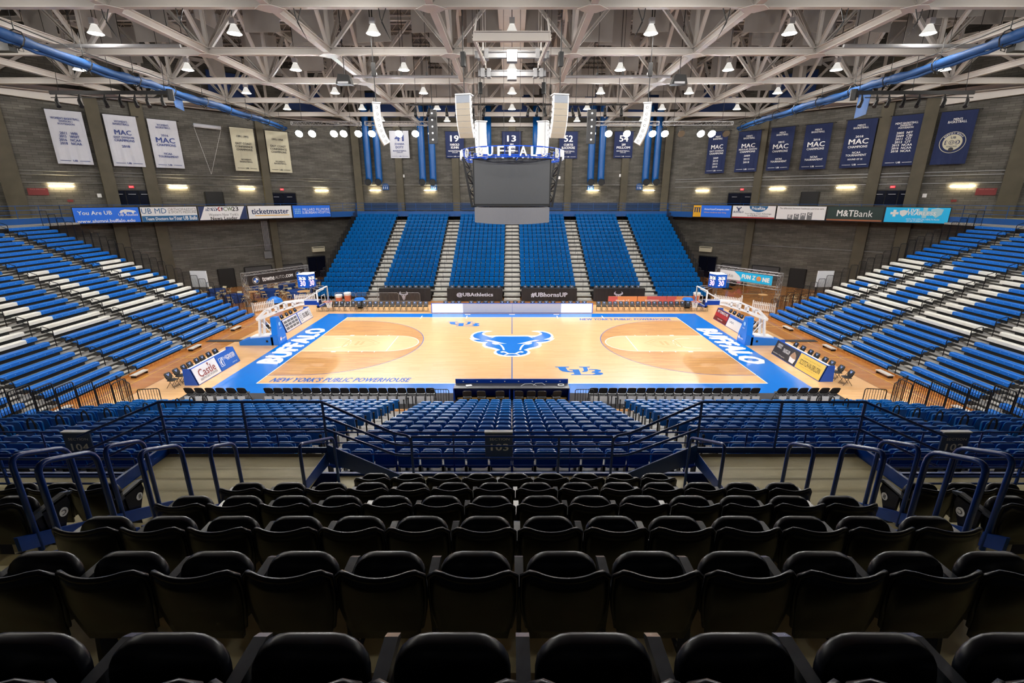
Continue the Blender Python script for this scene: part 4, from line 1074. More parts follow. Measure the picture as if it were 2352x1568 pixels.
# --- floodlight bridges
FLG = mat('flood_glow', (1, 1, 1), emit=(.93, .97, 1), es=180)
FLB = mat('flood_glow_soft', (1, 1, 1), emit=(.72, .88, 1), es=38)
FLO = mat('flood_lens_off', hexc(120, 116, 104), .2, metal=.3)
fl_l = [(688, 1), (718, 0), (768, 0), (790, 0), (824, 0), (855, 1), (878, 1), (917, 0), (955, 1), (993, 0)]
fl_r = [(1360, 0), (1398, 1), (1440, 0), (1477, 1), (1499, 1), (1527, 0), (1565, 2), (1610, 0), (1635, 0), (1668, 2)]
def flood(px, kind, label, py=306):
    p = P(px, py, Y=FLOODY); t = thing('floodlight', label, 'floodlight', p, 0, None)
    tl = R(38); MB().lathe([(.0, .34), (.13, .3), (.2, .1), (.33, -.06), (.35, -.08), (.32, -.06)], (0, 0, 0), 14, 'Y').build('housing', BLK, t, world=False, smooth=True).rotation_euler = (tl, 0, 0)
    o = MB().disc((0, -.09, 0), .34, 20, 'Y').build('lens', (FLG, FLB, FLO)[kind], t, world=False); o.rotation_euler = (tl, 0, 0)  # lens drawn large so its bright disc imitates the lamp's glare
    m_ = MB().beam((-.3, .1, -.02), (-.3, .1, .45), .03, .05).beam((.3, .1, -.02), (.3, .1, .45), .03, .05).beam((-.3, .1, .45), (.3, .1, .45), .05, .04).tube([(0, .1, .45), (0, .1, FLOODZ + .686 - p.z)], .03, 5); m_.build('yoke', BLK, t, world=False)
    return p
for nm, L in (('left', fl_l), ('right', fl_r)):
    for i, (px, kd) in enumerate(L):
        flood(px, kd, '%s floodlight, %s from the left on the %s lighting bridge' % (('dazzling white', 'soft bluish', 'unlit')[kd], ORD[i], nm))
def box_truss(name, label, a, b, s=.32, m_=GALV, parent=None, bays=None, cat='truss', hangz=None):
    a = Vector(a); b = Vector(b); t = parent or thing(name, label, cat, a); d = (b - a).normalized(); L = (b - a).length
    up = Vector((0, 0, 1)) if abs(d.z) < .9 else Vector((1, 0, 0)); r_ = d.cross(up).normalized(); up = r_.cross(d).normalized()
    m = MB(); n = bays or max(2, round(L / s / 1.2)); cs = [(-1, -1), (1, -1), (1, 1), (-1, 1)]
    pt = lambda c, f: a + d * (L * f) + r_ * (c[0] * s / 2) + up * (c[1] * s / 2)
    for c in cs: m.tube([pt(c, 0), pt(c, 1)], s * .08, 5)
    for i in range(n):
        for j in range(4):
            c0, c1 = (cs[j], cs[(j + 1) % 4]) if i % 2 else (cs[(j + 1) % 4], cs[j])
            m.tube([pt(c0, i / n), pt(c1, (i + 1) / n)], s * .045, 4)
    for f in (0, 1):
        for j in range(4): m.tube([pt(cs[j], f), pt(cs[(j + 1) % 4], f)], s * .07, 4)
    m.build('lattice', m_, t)
    if hangz:
        MB().beam(a - Vector((0, 0, s / 2 + .015)), b - Vector((0, 0, s / 2 + .015)), .06, .03).build('clamp_bar', m_, t)
        for f in (.15, .85): p = a.lerp(b, f); MB().tube([p, (p.x, p.y, hangz)], .02, 4).build('hanger', BLK, t)
    return t
zt = FLOODZ + .78
for sx in (-1, 1):
    s_ = 'left' if sx < 0 else 'right'
    box_truss('lighting_bridge', 'silver lattice bridge carrying the inner %s floodlights' % s_, (sx * 14.0, FLOODY + .1, zt + .1), (sx * 7.4, FLOODY + .1, zt + .1), .32, hangz=HZ)
    box_truss('lighting_bridge', 'silver lattice bridge carrying the outer %s floodlights' % s_, (sx * 21.0, FLOODY + .1, zt + .1), (sx * 14.4, FLOODY + .1, zt + .1), .32, hangz=HZ)
    # added unseen bridges on the camera's side, matching the added lamps there
    box_truss('lighting_bridge', 'silver lattice lighting bridge above the near stand on the %s' % s_, (sx * 21.5, -NFL - .3, 17.0), (sx * 7, -NFL - .3, 17.0), .32, hangz=HZ)
# pipe of black theatre lamps across the middle
pp = thing('lighting_pipe', 'long black pipe of theatre lamps across the middle of the roof', 'lighting pipe', (0, 9, 16.9))
for xa, xb in ((-8.4, -1.4), (.9, 9.2)):
    MB().tube([(xa, 9, 17.0), (xb, 9, 17.0)], .06, 6).build('pipe', BLK, pp)
    for x in (xa + .8, (xa + xb) / 2, xb - .8): MB().tube([(x, 9, 17), (x, 9, HZ)], .02, 4).build('hanger', BLK, pp)
for i, x in enumerate((-7.7, -6.6, -5.2, -4.4, -3.1, -2.2, 1.3, 2.0, 2.6, 3.4, 4.2, 4.8, 5.3, 7.4, 8.7)):
    t = thing('theatre_lamp', 'small black theatre lamp on the roof pipe, %s from the left' % ORD[i], 'lamp', (x, 9, 16.5), R(random.uniform(-25, 25)))
    MB().tube([(0, 0, .445), (0, 0, .3)], .02, 5).box((0, 0, .28), (.2, .04, .03)).build('clamp', BLK, t, world=False)
    MB().tube([(0, .12, .25), (0, .0, .05), (0, -.12, -.18), (0, -.2, -.33)], [.08, .11, .11, .13], 10).build('barrel', BLK, t, world=False, smooth=True)
# grey pipes, projectors and side racks of lamps
for sx in (-1, 1):
    s_ = 'left' if sx < 0 else 'right'
    t = thing('unlit_pipe', 'pale grey pipe carrying a black projector on the %s' % s_, 'pipe', (sx * 8, 3.2, 17.6))
    MB().tube([(sx * 10.6, 3.2, 17.7), (sx * 3.6, 3.2, 17.7)], .09, 6).build('pipe', GALV, t)
    m_ = MB()
    for x in (4.0, 5.7, 7.4, 9.1): m_.box((sx * x, 3.2, 17.85), (.12, .2, .16)).tube([(sx * x, 3.2, 17.9), (sx * x, 3.2, HZ)], .015, 4)
    m_.build('clamps', BLK, t)
    t = thing('projector', 'black ceiling projector box hung at the %s end of the pipe' % s_, 'projector', (sx * 11.2, 3.2, 17.3))
    MB().ex([(sx * 11.2 - .55, 2.9, 17.2), (sx * 11.2 + .5, 2.9, 17.2), (sx * 11.2 + .35, 2.9, 17.75), (sx * 11.2 - .35, 2.9, 17.8)], (0, .6, 0)).build('case', BLK, t)
    MB().bb(sx * 11.2 - .4, sx * 11.2 + .3, 2.86, 2.9, 17.22, 17.34).build('front_panel', GALV, t)
    MB().tube([(sx * 11.2, 3.2, 17.75), (sx * 11.2, 3.2, HZ)], .03, 5).build('hanger', BLK, t)
    t = thing('unlit_pipe', 'long grey pipe with clamps under the roof on the far %s' % s_, 'pipe', (sx * 24, -1, 17.8))
    MB().tube([(sx * 29.5, -1.0, 18.35), (sx * 19.2, -1.0, 18.35)], .1, 6).build('pipe', GALV, t)
    for x in (19.8, 22.6, 25.3, 28): MB().tube([(sx * x, -1, 18.35), (sx * x, -1, HZ)], .02, 4).build('hanger', BLK, t)
    MB().box((sx * 29.6, -1.1, 18.3), (1.5, .5, .55)).build('winch_motor', BLK, t)
    t = thing('lamp_rack', 'black rack of lamps with hanging cables on the far %s' % s_, 'lighting rack', (sx * 25, 2.5, 16.9))
    MB().beam((sx * 30.6, 2.5, 16.6), (sx * 22.4, 2.5, 16.6), .1, .22).build('bar', BLK, t)
    MB().beam((sx * 30.6, 2.5, 16.3), (sx * 23.4, 2.5, 16.3), .05, .05).build('lower_bar', BLK, t)
    for q, x in enumerate((30.2, 28.7, 27.0, 26.0, 25.0, 24.2, 23.2)):
        MB().tube([(sx * x, 2.5, 16.5), (sx * x, 2.4, 16.1), (sx * (x - .25), 2.2, 15.7)], [.03, .1, .13], 8).build('lamp', BLK, t)
    MB().tube([(sx * 22.5, 2.3, 16.75), (sx * 22.5, 2.3, 16.1)], .2, 8).build('end_lamp', BLK, t)
    for x in (23, 26.5, 30): MB().tube([(sx * x, 2.5, 16.6), (sx * (x - .2), 2.4, 17.9), (sx * x, 2.5, HZ)], .02, 4).build('cable', BLK, t)
    # loose cable drops
    m_ = MB()
    for x, y in ((19.5, -5.6), (15.9, -5.6), (10.2, -5.6), (6.1, -5.6)):
        cb2 = MB().tube([(sx * x, y, BZ - .212), (sx * (x + .25), y, BZ - .8), (sx * (x - .1), y + .1, BZ - 1.5), (sx * (x + .3), y, BZ - .6), (sx * (x + .35), y, BZ - .212)], .025, 5)
        tag(cb2.build('cable_loop', BLK), 'black cable loop hanging from the front roof beam on the %s, %s' % (s_, {19.5: 'outermost', 15.9: 'second from outside', 10.2: 'third from outside', 6.1: 'innermost'}[x]), 'cable')
# tall black lamp ladders left and right beyond the scoreboard
for sx in (-1, 1):
    s_ = 'left' if sx < 0 else 'right'
    t = thing('lamp_ladder', 'dark hanging ladder of small lamps beyond the %s loudspeakers' % s_, 'lighting rack', (sx * 6.3, 10.5, 14.6))
    MB().bb(sx * 6.6 - .35, sx * 6.6 + .35, 10.4, 10.8, 14.3, 16.9).build('frame', mat('smoked_panel', hexc(26, 26, 30), .5), t)
    MB().tube([(sx * 6.6, 10.6, 16.9), (sx * 6.6, 10.6, HZ)], .03, 4).build('hanger', BLK, t)
    m_ = MB()
    for q in range(5): m_.lathe([(0, -.05), (.06, -.03), (.06, 0)], (sx * 6.6, 10.38, 14.6 + q * .5), 8, 'Y')
    m_.build('small_lamps', mat('small_lamp_glow', (1, 1, 1), emit=(1, .97, .9), es=6), t)
# ================================================================ ON THE WALLS
U45 = {-1: Vector((1, 1, 0)).normalized(), 1: Vector((1, -1, 0)).normalized()}   # left to right along each corner wall
N45 = {-1: Vector((1, -1, 0)).normalized(), 1: Vector((-1, -1, 0)).normalized()} # into the hall
def banner(label, tl, tr, bl, br, m, ink, lines, mark=True, back=False, extra=None):
    f = (lambda q: P(q[0], q[1], Y=BY - .45)) if back else (lambda q: PW(q[0], q[1], WC - .75))
    A, B, C, D = f(tl), f(tr), f(bl), f(br)
    sx = -1 if tl[0] < 1176 else 1
    u = Vector((1, 0, 0)) if back else U45[sx]; nn = Vector((0, -1, 0)) if back else N45[sx]; up = Vector((0, 0, 1))
    ce = (A + B + C + D) / 4; zt = (A.z + B.z) / 2; zb = (C.z + D.z) / 2; wd = ((B - A).length + (D - C).length) / 2; h = zt - zb
    O = Vector((ce.x, ce.y, zt)); t = thing('championship_banner' if not back else 'number_banner', label, 'banner', (ce.x, ce.y, zb))
    n = 10; F = []; G = []
    for i in range(n + 1):
        for j in (0, 1):
            p = O + u * (wd * (i / n - .5)) - up * (h * j) + nn * (.03 * math.sin(i * 2.1 + sx) * (.3 + .7 * j)); F.append(p); G.append(p - nn * .028)
    fs = []
    k_ = len(F)
    for i in range(n): a = 2 * i; fs += [(a, a + 1, a + 3, a + 2), (k_ + a, k_ + a + 2, k_ + a + 3, k_ + a + 1), (a, a + 2, k_ + a + 2, k_ + a), (a + 1, k_ + a + 1, k_ + a + 3, a + 3)]
    MB().add(F + G, fs).build('cloth', m, t)
    MB().tube([O - u * (wd / 2 + .15) + up * .03, O + u * (wd / 2 + .25) + up * .03], .035, 6).tube([O + u * (wd / 2 + .2) + up * .03, O + u * (wd / 2 + .2) + up * .03 - nn * .4], .03, 5).build('hanging_pole', DARKG, t)
    items = []
    for ln in lines:
        tx, yy, hh, ww = ln[:4]
        items.append((tx, O - up * (h * yy) + nn * .045, u, up, hh * h, ww * wd if ww else None, ln[4] if len(ln) > 4 else .02))
    lettering(t, ink, items)
    if mark:
        mb = MB(); c_ = O - up * (h * .935) + nn * .045
        for s in (-1, 1): mb.beam(c_ + u * (s * wd * .42), c_ + u * (s * wd * .12), .01, h * .008)
        text(mb, 'UB', c_, u, up, h * .035, wd * .14, .028); mb.build('foot_mark', ink, t)
    if extra: extra(t, O, u, up, nn, wd, h)
    return t
banner("white banner reading WOMEN'S BASKETBALL DIVISION I POSTSEASON", (101, 249), (187, 257.5), (134, 376), (216, 378), VINW, INKB,
       [("WOMEN'S BASKETBALL", .15, .042, .78), ('DIVISION I', .2, .036, .36), ('POSTSEASON', .25, .036, .46), ('2011   WBI', .42, .05, .48, .028), ('2015   WNIT', .48, .05, .55, .028), ('2016   NCAA', .545, .05, .6, .028), ('2018   NCAA', .61, .05, .6, .028)])
banner("white banner reading MAC EAST DIVISION CHAMPIONS 2018", (235, 261), (311, 268.5), (263, 380.6), (336, 384), VINW, INKB,
       [("WOMEN'S", .12, .04, .4), ('BASKETBALL', .17, .04, .5), ('MAC', .33, .095, .52, .026), ('EAST DIVISION', .425, .045, .62), ('CHAMPIONS', .485, .05, .62, .028), ('2018', .6, .05, .25, .028)])
banner("white banner reading 2016 MAC CHAMPIONS NCAA TOURNAMENT for women", (337, 272), (404.6, 278), (360, 384.5), (425, 387), VINW, INKB,
       [("WOMEN'S", .11, .04, .4), ('BASKETBALL', .16, .04, .5), ('2016', .32, .045, .25, .028), ('MAC', .42, .11, .66, .026), ('CHAMPIONS', .52, .05, .66, .028), ('NCAA', .7, .045, .28, .028), ('TOURNAMENT', .76, .045, .7, .028)])
banner("cream banner reading 1991-1992 EAST COAST CONFERENCE CHAMPIONS", (527, 290.7), (580, 296), (542.5, 391.5), (597, 394), VINC, INKK,
       [('1991-1992', .2, .05, .5), ('EAST COAST', .36, .05, .68), ('CONFERENCE', .43, .05, .74), ('CHAMPIONS', .5, .05, .68), ("WOMEN'S", .73, .038, .44), ('BASKETBALL', .78, .038, .55)])
banner("cream banner reading 1993-1994 EAST COAST CONFERENCE CHAMPIONS", (608, 299), (660, 303.5), (622, 395), (672, 397), VINC, INKK,
       [('1993-1994', .2, .05, .5), ('EAST COAST', .36, .05, .68), ('CONFERENCE', .43, .05, .74), ('CHAMPIONS', .5, .05, .68), ("WOMEN'S", .73, .038, .44), ('BASKETBALL', .78, .038, .55)])
MB_ = [("MEN'S", .12, .04, .26), ('BASKETBALL', .17, .04, .5)]
banner("blue banner reading MAC EAST DIVISION CHAMPIONS 2009 2014 2015 2018", (1631, 304), (1673, 300), (1618.5, 398), (1663.6, 398), VINB, INKW,
       MB_ + [('MAC', .36, .1, .62, .026), ('EAST DIVISION', .46, .042, .72), ('CHAMPIONS', .52, .045, .72, .028), ('2009', .63, .045, .27), ('2014', .7, .045, .27), ('2015', .77, .045, .27), ('2018', .84, .045, .27)])
banner("blue banner reading MAC REGULAR SEASON CHAMPIONS 2009 2015 2018", (1698, 303), (1750, 298.6), (1687, 394.6), (1737.4, 394.6), VINB, INKW,
       MB_ + [('MAC', .35, .1, .6, .026), ('REGULAR SEASON', .44, .042, .8), ('CHAMPIONS', .5, .045, .68, .028), ('2009', .6, .045, .27), ('2015', .68, .045, .27), ('2018', .76, .045, .27)])
banner("blue banner reading 2015 MAC CHAMPIONS NCAA TOURNAMENT", (1773, 295), (1826, 289), (1760, 391), (1814, 391), VINB, INKW,
       MB_ + [('2015', .34, .045, .26, .028), ('MAC', .44, .11, .66, .026), ('CHAMPIONS', .55, .05, .66, .028), ('NCAA', .73, .045, .28, .028), ('TOURNAMENT', .79, .045, .7, .028)])
banner("blue banner reading 2016 MAC CHAMPIONS NCAA TOURNAMENT for men", (1852, 287.4), (1914, 281.6), (1837, 388.8), (1895.5, 388.8), VINB, INKW,
       MB_ + [('2016', .34, .045, .26, .028), ('MAC', .44, .11, .66, .026), ('CHAMPIONS', .54, .05, .66, .028), ('NCAA', .72, .045, .28, .028), ('TOURNAMENT', .78, .045, .7, .028)])
banner("blue banner reading 2018 MAC CHAMPIONS NCAA TOURNAMENT ROUND OF 32", (1946.6, 277), (2018, 270.4), (1929, 386), (1995, 384.4), VINB, INKW,
       MB_ + [('2018', .35, .045, .26, .028), ('MAC', .45, .11, .66, .026), ('CHAMPIONS', .56, .05, .66, .028), ('NCAA', .68, .045, .28, .028), ('TOURNAMENT', .735, .045, .7, .028), ('ROUND OF 32', .82, .035, .5, .028)])
banner("blue banner listing men's postseason years 2005 NIT to 2018 NCAA", (2051, 267), (2127, 260), (2025.5, 381), (2098, 380), VINB, INKW,
       [("MEN'S BASKETBALL", .155, .042, .7), ('DIVISION I', .2, .036, .36), ('POSTSEASON', .245, .036, .46), ('2005  NIT', .345, .045, .5, .028), ('2009  CBI', .405, .045, .5, .028), ('2011  CIT', .465, .045, .5, .028), ('2012  CIT', .525, .045, .5, .028), ('2015  NCAA', .585, .045, .62, .028), ('2016  NCAA', .645, .045, .62, .028), ('2018  NCAA', .705, .045, .62, .028)])
def seal(t, O, u, up, nn, wd, h):
    c_ = O - up * (h * .585) + nn * .05; r_ = wd * .37
    circ = lambda rr, k_: [c_ + nn * k_ + u * (rr * math.cos(R(a))) + up * (rr * math.sin(R(a))) for a in range(0, 360, 12)]
    MB().ex(circ(r_, 0), nn * .004).build('seal', VINC, t); MB().ex(circ(r_ * .95, .005), nn * .003).build('seal_ring', VINB, t); MB().ex(circ(r_ * .74, .009), nn * .003).build('seal_centre', VINC, t)
    lettering(t, VINB, [('100', c_ + nn * .016, u, up, r_ * .42, r_ * 1.15, .06), ('SEASONS', c_ - up * (r_ * .38) + nn * .016, u, up, r_ * .14, r_ * .8, .026), ('UB', c_ + up * (r_ * .45) + nn * .016, u, up, r_ * .22, r_ * .4, .03)])
    lettering(t, VINC, [('100', c_ + nn * .019, u, up, r_ * .33, r_ * 1.0, -.012)])
    m_ = MB()
    for i, ch in enumerate('BUFFALO BULLS'):
        a = R(142 - i * 8.7); 
        if ch != ' ': text(m_, ch, c_ + nn * .012 + u * (r_ * .845 * math.cos(a)) + up * (r_ * .845 * math.sin(a)), (u * math.sin(a) - up * math.cos(a)), (u * math.cos(a) + up * math.sin(a)), r_ * .12, r_ * .1, .026)
    m_.build('seal_lettering', INKW, t)
    MB().ex([c_ + nn * .015 - up * (r_ * .66) + u * (r_ * .2 * math.cos(R(a))) + up * (r_ * .2 * math.sin(R(a))) for a in range(0, 360, 24)], nn * .004).build('ball_emblem', INKK, t)
banner("blue banner with a round cream seal reading 100 SEASONS", (2164, 258), (2251.7, 250), (2136, 377.5), (2215, 377), VINB, INKW, [("MEN'S", .15, .045, .25), ('BASKETBALL', .2, .045, .52)], mark=False, extra=seal)
# retired numbers on the back wall
for (x0, x1, y0, y1, num, nm, nm2, m, ink) in ((896, 940, 300, 363, '41', 'JOANNA', 'DOTY', VINW, INKB), (1024, 1066, 302, 363, '19', 'HAROLD', 'KUHN', VINB, INKW), (1154, 1197, 302, 363, '13', 'JIM', 'HORNE', VINB, INKW), (1285, 1327, 302, 364, '52', 'CURTIS', 'BLACKMORE', VINB, INKW), (1411, 1454, 302, 363, '54', 'SAM', 'PELLOM', VINB, INKW)):
    banner('%s retired number banner on the back wall, %s' % ('white' if m is VINW else 'blue', {'41': 'left of all the blue ones', '19': 'leftmost blue one, showing nineteen', '13': 'middle one above the scoreboard', '52': 'third blue one from the left', '54': 'rightmost one'}[num]), (x0, y0), (x1, y0), (x0, y1), (x1, y1), m, ink,
           [(num, .26, .24, .48, .03), (nm, .49, .09, .5 if len(nm) > 3 else .2, .028), (nm2, .6, .09, .72 if len(nm2) > 5 else .42, .028), ("BASKETBALL", .73, .045, .7), ('1970-1973', .79, .04, .3)], back=True)
# one rolled banner high on the left
a = PW(445, 287, WC - .6); b = PW(507, 294, WC - .6)
t = thing('rolled_banner', 'rolled white banner on its pole high on the left wall', 'banner', a)
MB().tube([a, b], .2, 10).build('roll', VINW, t, smooth=True)
m_ = MB(); pq = PW(486, 400, WC - .4); m_.tube([a + Vector((0, 0, -.2)), pq], .012, 4).tube([b + Vector((0, 0, -.2)), pq], .012, 4).tube([a, a - N45[-1] * .6], .03, 5).tube([b, b - N45[-1] * .6], .03, 5); m_.build('cords', INKW, t)
# wall lamps: warm tubes with bracket ends
TUBE = mat('warm_tube_glow', (1, 1, 1), emit=(1, .8, .45), es=55)
for i, (px, py, wd) in enumerate(((142, 427, 1.7), (410, 430, 1.6), (568, 433, 1.6), (740, 437, 1.6))):
    for sx in (-1, 1):
        p = PW(1176.5 + sx * (1176.5 - px) * 1, py + .5, WC - .2); u = U45[sx]; nn = N45[sx]
        t = thing('wall_lamp', 'glowing warm strip lamp on the %s corner wall, %s from the outside' % ('left' if sx < 0 else 'right', ORD[i]), 'wall lamp', p)
        MB().beam(p - u * wd / 2, p + u * wd / 2, .09, .1).build('tube', TUBE, t); MB().beam(p - u * (wd / 2 + .25) - nn * .1, p + u * (wd / 2 + .25) - nn * .1, .06, .03).build('backplate', GALV, t)
for i, px in enumerate((862, 988, 1110, 1245, 1363, 1491)):
    p = P(px, 437, Y=BY - .2); t = thing('wall_lamp', 'glowing warm strip lamp on the back wall, %s from the left' % ORD[i], 'wall lamp', p)
    MB().bb(p.x - .7, p.x + .7, p.y - .05, p.y + .05, p.z - .05, p.z + .05).build('tube', TUBE, t); MB().bb(p.x - .95, p.x + .95, p.y + .06, p.y + .12, p.z - .03, p.z + .03).build('backplate', GALV, t)
# blue ventilation pipes down the back wall
DUCT = mat('blue_duct_paint', hexc(0, 80, 150), .4, var=.08, scale=3)
for i, X_ in enumerate((-18.75, -17.45, -11.7, -10.35, 10.3, 11.65, 17.5, 18.8)):
    t = thing('vent_pipe', 'tall blue vent pipe with a dark mouth on the back wall, %s from the left' % ORD[i], 'vent pipe', (X_, 33, 11.9))
    MB().tube([(X_, 33.1, 21), (X_, 33.1, 12.6), (X_, 33.0, 12.15), (X_, 32.75, 11.95), (X_, 32.4, 11.9)], .44, 14, cap=False).build('pipe', DUCT, t, smooth=True)
    MB().disc((X_, 32.45, 11.9), .42, 18, 'Y').build('mouth', BLK, t)
for i, X_ in enumerate((-3.1, 3.1)):
    tag(MB().tube([(X_, 33.1, 21), (X_, 33.1, 13.2)], .45, 14).build('vent_pipe', DUCT, smooth=True), 'blue vent pipe behind the scoreboard on the %s' % ('left', 'right')[i], 'vent pipe')
# dark blue boarding high on the walls, behind the trusses
NB_ = mat('navy_upper_board', hexc(12, 48, 104), .5)
for X_ in (-17, -9, 0, 9, 17): struct('trim_%d' % k, MB().bb(X_ - 2.2, X_ + 2.2, 33.5, 33.6, 19.8, 22.6), NB_); k += 1
for sx in (-1, 1):
    for X_ in (24.5, 30): 
        a = Vector((sx * (X_ - 1.6), WC - X_ + 1.6 - .8, 21.2)); b = Vector((sx * (X_ + 1.6), WC - X_ - 1.6 - .8, 21.2)); struct('trim_%d' % k, MB().beam(a, b, .1, 2.8), NB_); k += 1
# section numbers over the far stand
for px, num in ((886, '111'), (997, '112'), (1357, '115'), (1469, '116')):
    p = P(px, 429, Y=BY - .12); t = thing('section_sign', 'small blue wall sign reading %s, %s over the far stand' % (num, {'111': 'outer left', '112': 'inner left', '115': 'inner right', '116': 'outer right'}[num]), 'sign', p)
    MB().ex([(p.x + a, p.y, p.z + b) for a, b in ((-.42, -.38), (.42, -.38), (.42, .3), (.3, .38), (.0, .44), (-.3, .38), (-.42, .3))], (0, .05, 0)).build('board', FASC, t)
    lettering(t, INKW, [(num, (p.x, p.y - .01, p.z - .12), (1, 0, 0), (0, 0, 1), .3, .56, .026), ('SECTION', (p.x, p.y - .01, p.z + .2), (1, 0, 0), (0, 0, 1), .07, .5, .01)])
# grilles, boxes and small fittings of the back wall
for i, (a, b) in enumerate(((807, 922), (933, 1042), (1060, 1150), (1200, 1292), (1308, 1418), (1434, 1545))):
    A = P(a, 476, Y=BY - .35); B = P(b, 476, Y=BY - .35)
    t = thing('wall_grille', 'dark blue slatted panel behind the top walkway, %s from the left' % ORD[i], 'grille', (A.x, A.y, 8.3))
    MB().bb(A.x, B.x, A.y, A.y + .1, 8.3, 9.3).build('panel', mat('navy_slats', hexc(14, 26, 48), .5), t)
    m_ = MB()
    for q in range(4): m_.bb(A.x, B.x, A.y - .08, A.y, 8.42 + q * .23, 8.47 + q * .23)
    m_.build('slats', FASC, t)
for i, (px, py, w_, h_, m) in enumerate(((812, 410, .55, .5, GALV), (923, 404, .75, .35, WHT), (1285, 408, .3, .35, WHT), (1429, 403, .75, .35, WHT), (1540, 448, .35, .35, WHT))):
    p = P(px, py, Y=BY - .1); tag(MB().box((p.x, p.y, p.z), (w_, .12, h_)).build('wall_box', m), 'small pale box on the back wall, %s from the left' % ORD[i], 'wall box')
for i, (px, py, m, w_, h_) in enumerate(((88, 440, 'r', 1.35, .6), (302, 429, 'e', .4, .22), (648, 435, 'e', .4, .22), (229, 449, 'w', .32, .35), (162, 461, 'r2', .4, .2), (731, 572, 'w', 2.1, 1.0))):
    for sx in (-1, 1):
        if m == 'w' and i == 5: continue
        p = PW(1176.5 + sx * (1176.5 - px), py, WC - .12); u = U45[sx]; nn = N45[sx]; s_ = 'left' if sx < 0 else 'right'
        mm = mat('dull_red_sign', hexc(120, 36, 36), .5) if m[0] == 'r' else mat('exit_red', hexc(190, 30, 40), .4, emit=(1, .05, .08), es=.6) if m == 'e' else WHT
        t = thing('exit_sign' if m == 'e' else 'notice_board' if m[0] == 'r' else 'wall_box', '%s on the %s corner wall%s' % ({'r': 'dull red notice board', 'r2': 'small dull red plate', 'e': 'small red lit exit sign', 'w': 'small white box'}[m], s_, '' if m != 'e' else (', outer one' if px < 400 else ', inner one')), 'sign' if m != 'w' else 'wall box', p)
        MB().beam(p - u * w_ / 2, p + u * w_ / 2, .06, h_).build('board', mm, t)
        if m == 'r': lettering(t, mat('pale_red_ink', hexc(190, 120, 115), .6), [('TRACK AND RULES', p + nn * .04 + Vector((0, 0, .2)), u, (0, 0, 1), .09, 1.0)] )
        if m == 'e': lettering(t, INKW, [('EXIT', p + nn * .04, u, (0, 0, 1), .12, .3)])
for sx in (-1, 1):
    s_ = 'left' if sx < 0 else 'right'
    p = PW(1176.5 + sx * 445, 572, WC - .3); u = U45[sx]
    t = thing('wall_heater', 'cream wall unit beside the %s end of the far stand' % s_, 'heater', p)
    MB().beam(p - u * .8, p + u * .8, .3, .65).build('case', mat('cream_enamel', hexc(214, 208, 184), .5), t)
    MB().beam(p - u * .7 + N45[sx] * .16 + Vector((0, 0, .22)), p + u * .7 + N45[sx] * .16 + Vector((0, 0, .22)), .02, .08).build('slot', DARKG, t)
    p = PW(1176.5 - sx * 600, 535, WC - .2)
# vertical conduit bank on the left lower wall, with its panel
cb = thing('conduit_bank', 'grey conduits dropping to a panel on the lower left wall', 'conduit', PW(610, 520, WC - .1))
m_ = MB()
for q in range(5):
    a = PW(600 + q * 3, 507, WC - .15); b = PW(608 + q * 3, 575, WC - .15); m_.tube([a, (a.x, a.y, b.z)], .04, 5)
m_.build('conduits', GALV, cb); p = PW(616, 585, WC - .15); MB().beam(p - U45[-1] * .42, p + U45[-1] * .42, .15, .85).build('panel_box', mat('grey_panel', hexc(110, 112, 116), .5), cb)
# ---------------------------------------------------------------- adverts along the gallery edge
def gal_sign(label, x0, x1, sx, face, fn, z0=7.66, z1=9.14):
    off = FC - .16
    A = PW(x0, 487, off); B = PW(x1, 487, off); u = U45[sx]; nn = N45[sx]; up = Vector((0, 0, 1)); A.z = B.z = z0; h = z1 - z0; wd = (B - A).length
    c_ = (A + B) / 2 + up * h / 2; t = thing('advert_board', label, 'advertising board', (A + B) / 2)
    MB().beam(A + up * h / 2, B + up * h / 2, .1, h).build('frame', DARKG, t)
    MB().beam(A + up * h / 2 + u * .06 + nn * .055, B + up * h / 2 - u * .06 + nn * .055, .02, h - .12).build('face', face, t)
    K = lambda x, y, k_=.075: c_ + u * (x * wd / 2) + up * (y * h / 2) + nn * k_
    fn(t, K, u, up, nn, wd, h)
def tx(t, m, K, u, up, h, wd, *items): lettering(t, m, [(s, K(x, y), u, up, hh * h, ww * wd, *(r_ or (.02,))) for s, x, y, hh, ww, *r_ in items])
AB = mat('advert_blue', hexc(24, 92, 190), .4, emit=(.01, .1, .5), es=.35); AW = mat('advert_white', hexc(236, 236, 238), .4); AT = mat('advert_sky_blue', hexc(20, 165, 215), .4, emit=(.01, .35, .6), es=.25)
AG = mat('advert_green_black', hexc(20, 48, 44), .4); AN = mat('advert_navy', hexc(24, 46, 94), .4); AY = mat('advert_yellow', hexc(240, 180, 40), .4); AR = mat('advert_red', hexc(170, 40, 44), .4); AGR = mat('advert_grey_ink', hexc(110, 112, 116), .4); ACB = mat('advert_copper', hexc(160, 96, 60), .4); ADB = mat('advert_teal_ink', hexc(20, 96, 150), .4); APB = mat('advert_pale_blue', hexc(170, 215, 230), .4)
def poly(t, nm, m, K, nn, pts, k_=.07): MB().ex([K(x, y, k_) for x, y in pts], nn * .005).build(nm, m, t)
def s1(t, K, u, up, nn, wd, h):
    tx(t, INKW, K, u, up, h, wd, ('You Are UB', -.36, .3, .24, .5, .026), ('www.alumni.buffalo.edu', -.06, -.68, .2, .86, .028), ('UB Alumni', .62, .02, .16, .3, .026))
    poly(t, 'bison_emblem', INKW, K, nn, ((.36, .3), (.42, .55), (.55, .68), (.7, .62), (.86, .5), (.9, .3), (.84, .36), (.8, .12), (.77, .12), (.74, .32), (.6, .34), (.56, .14), (.52, .14), (.5, .36), (.42, .2)))
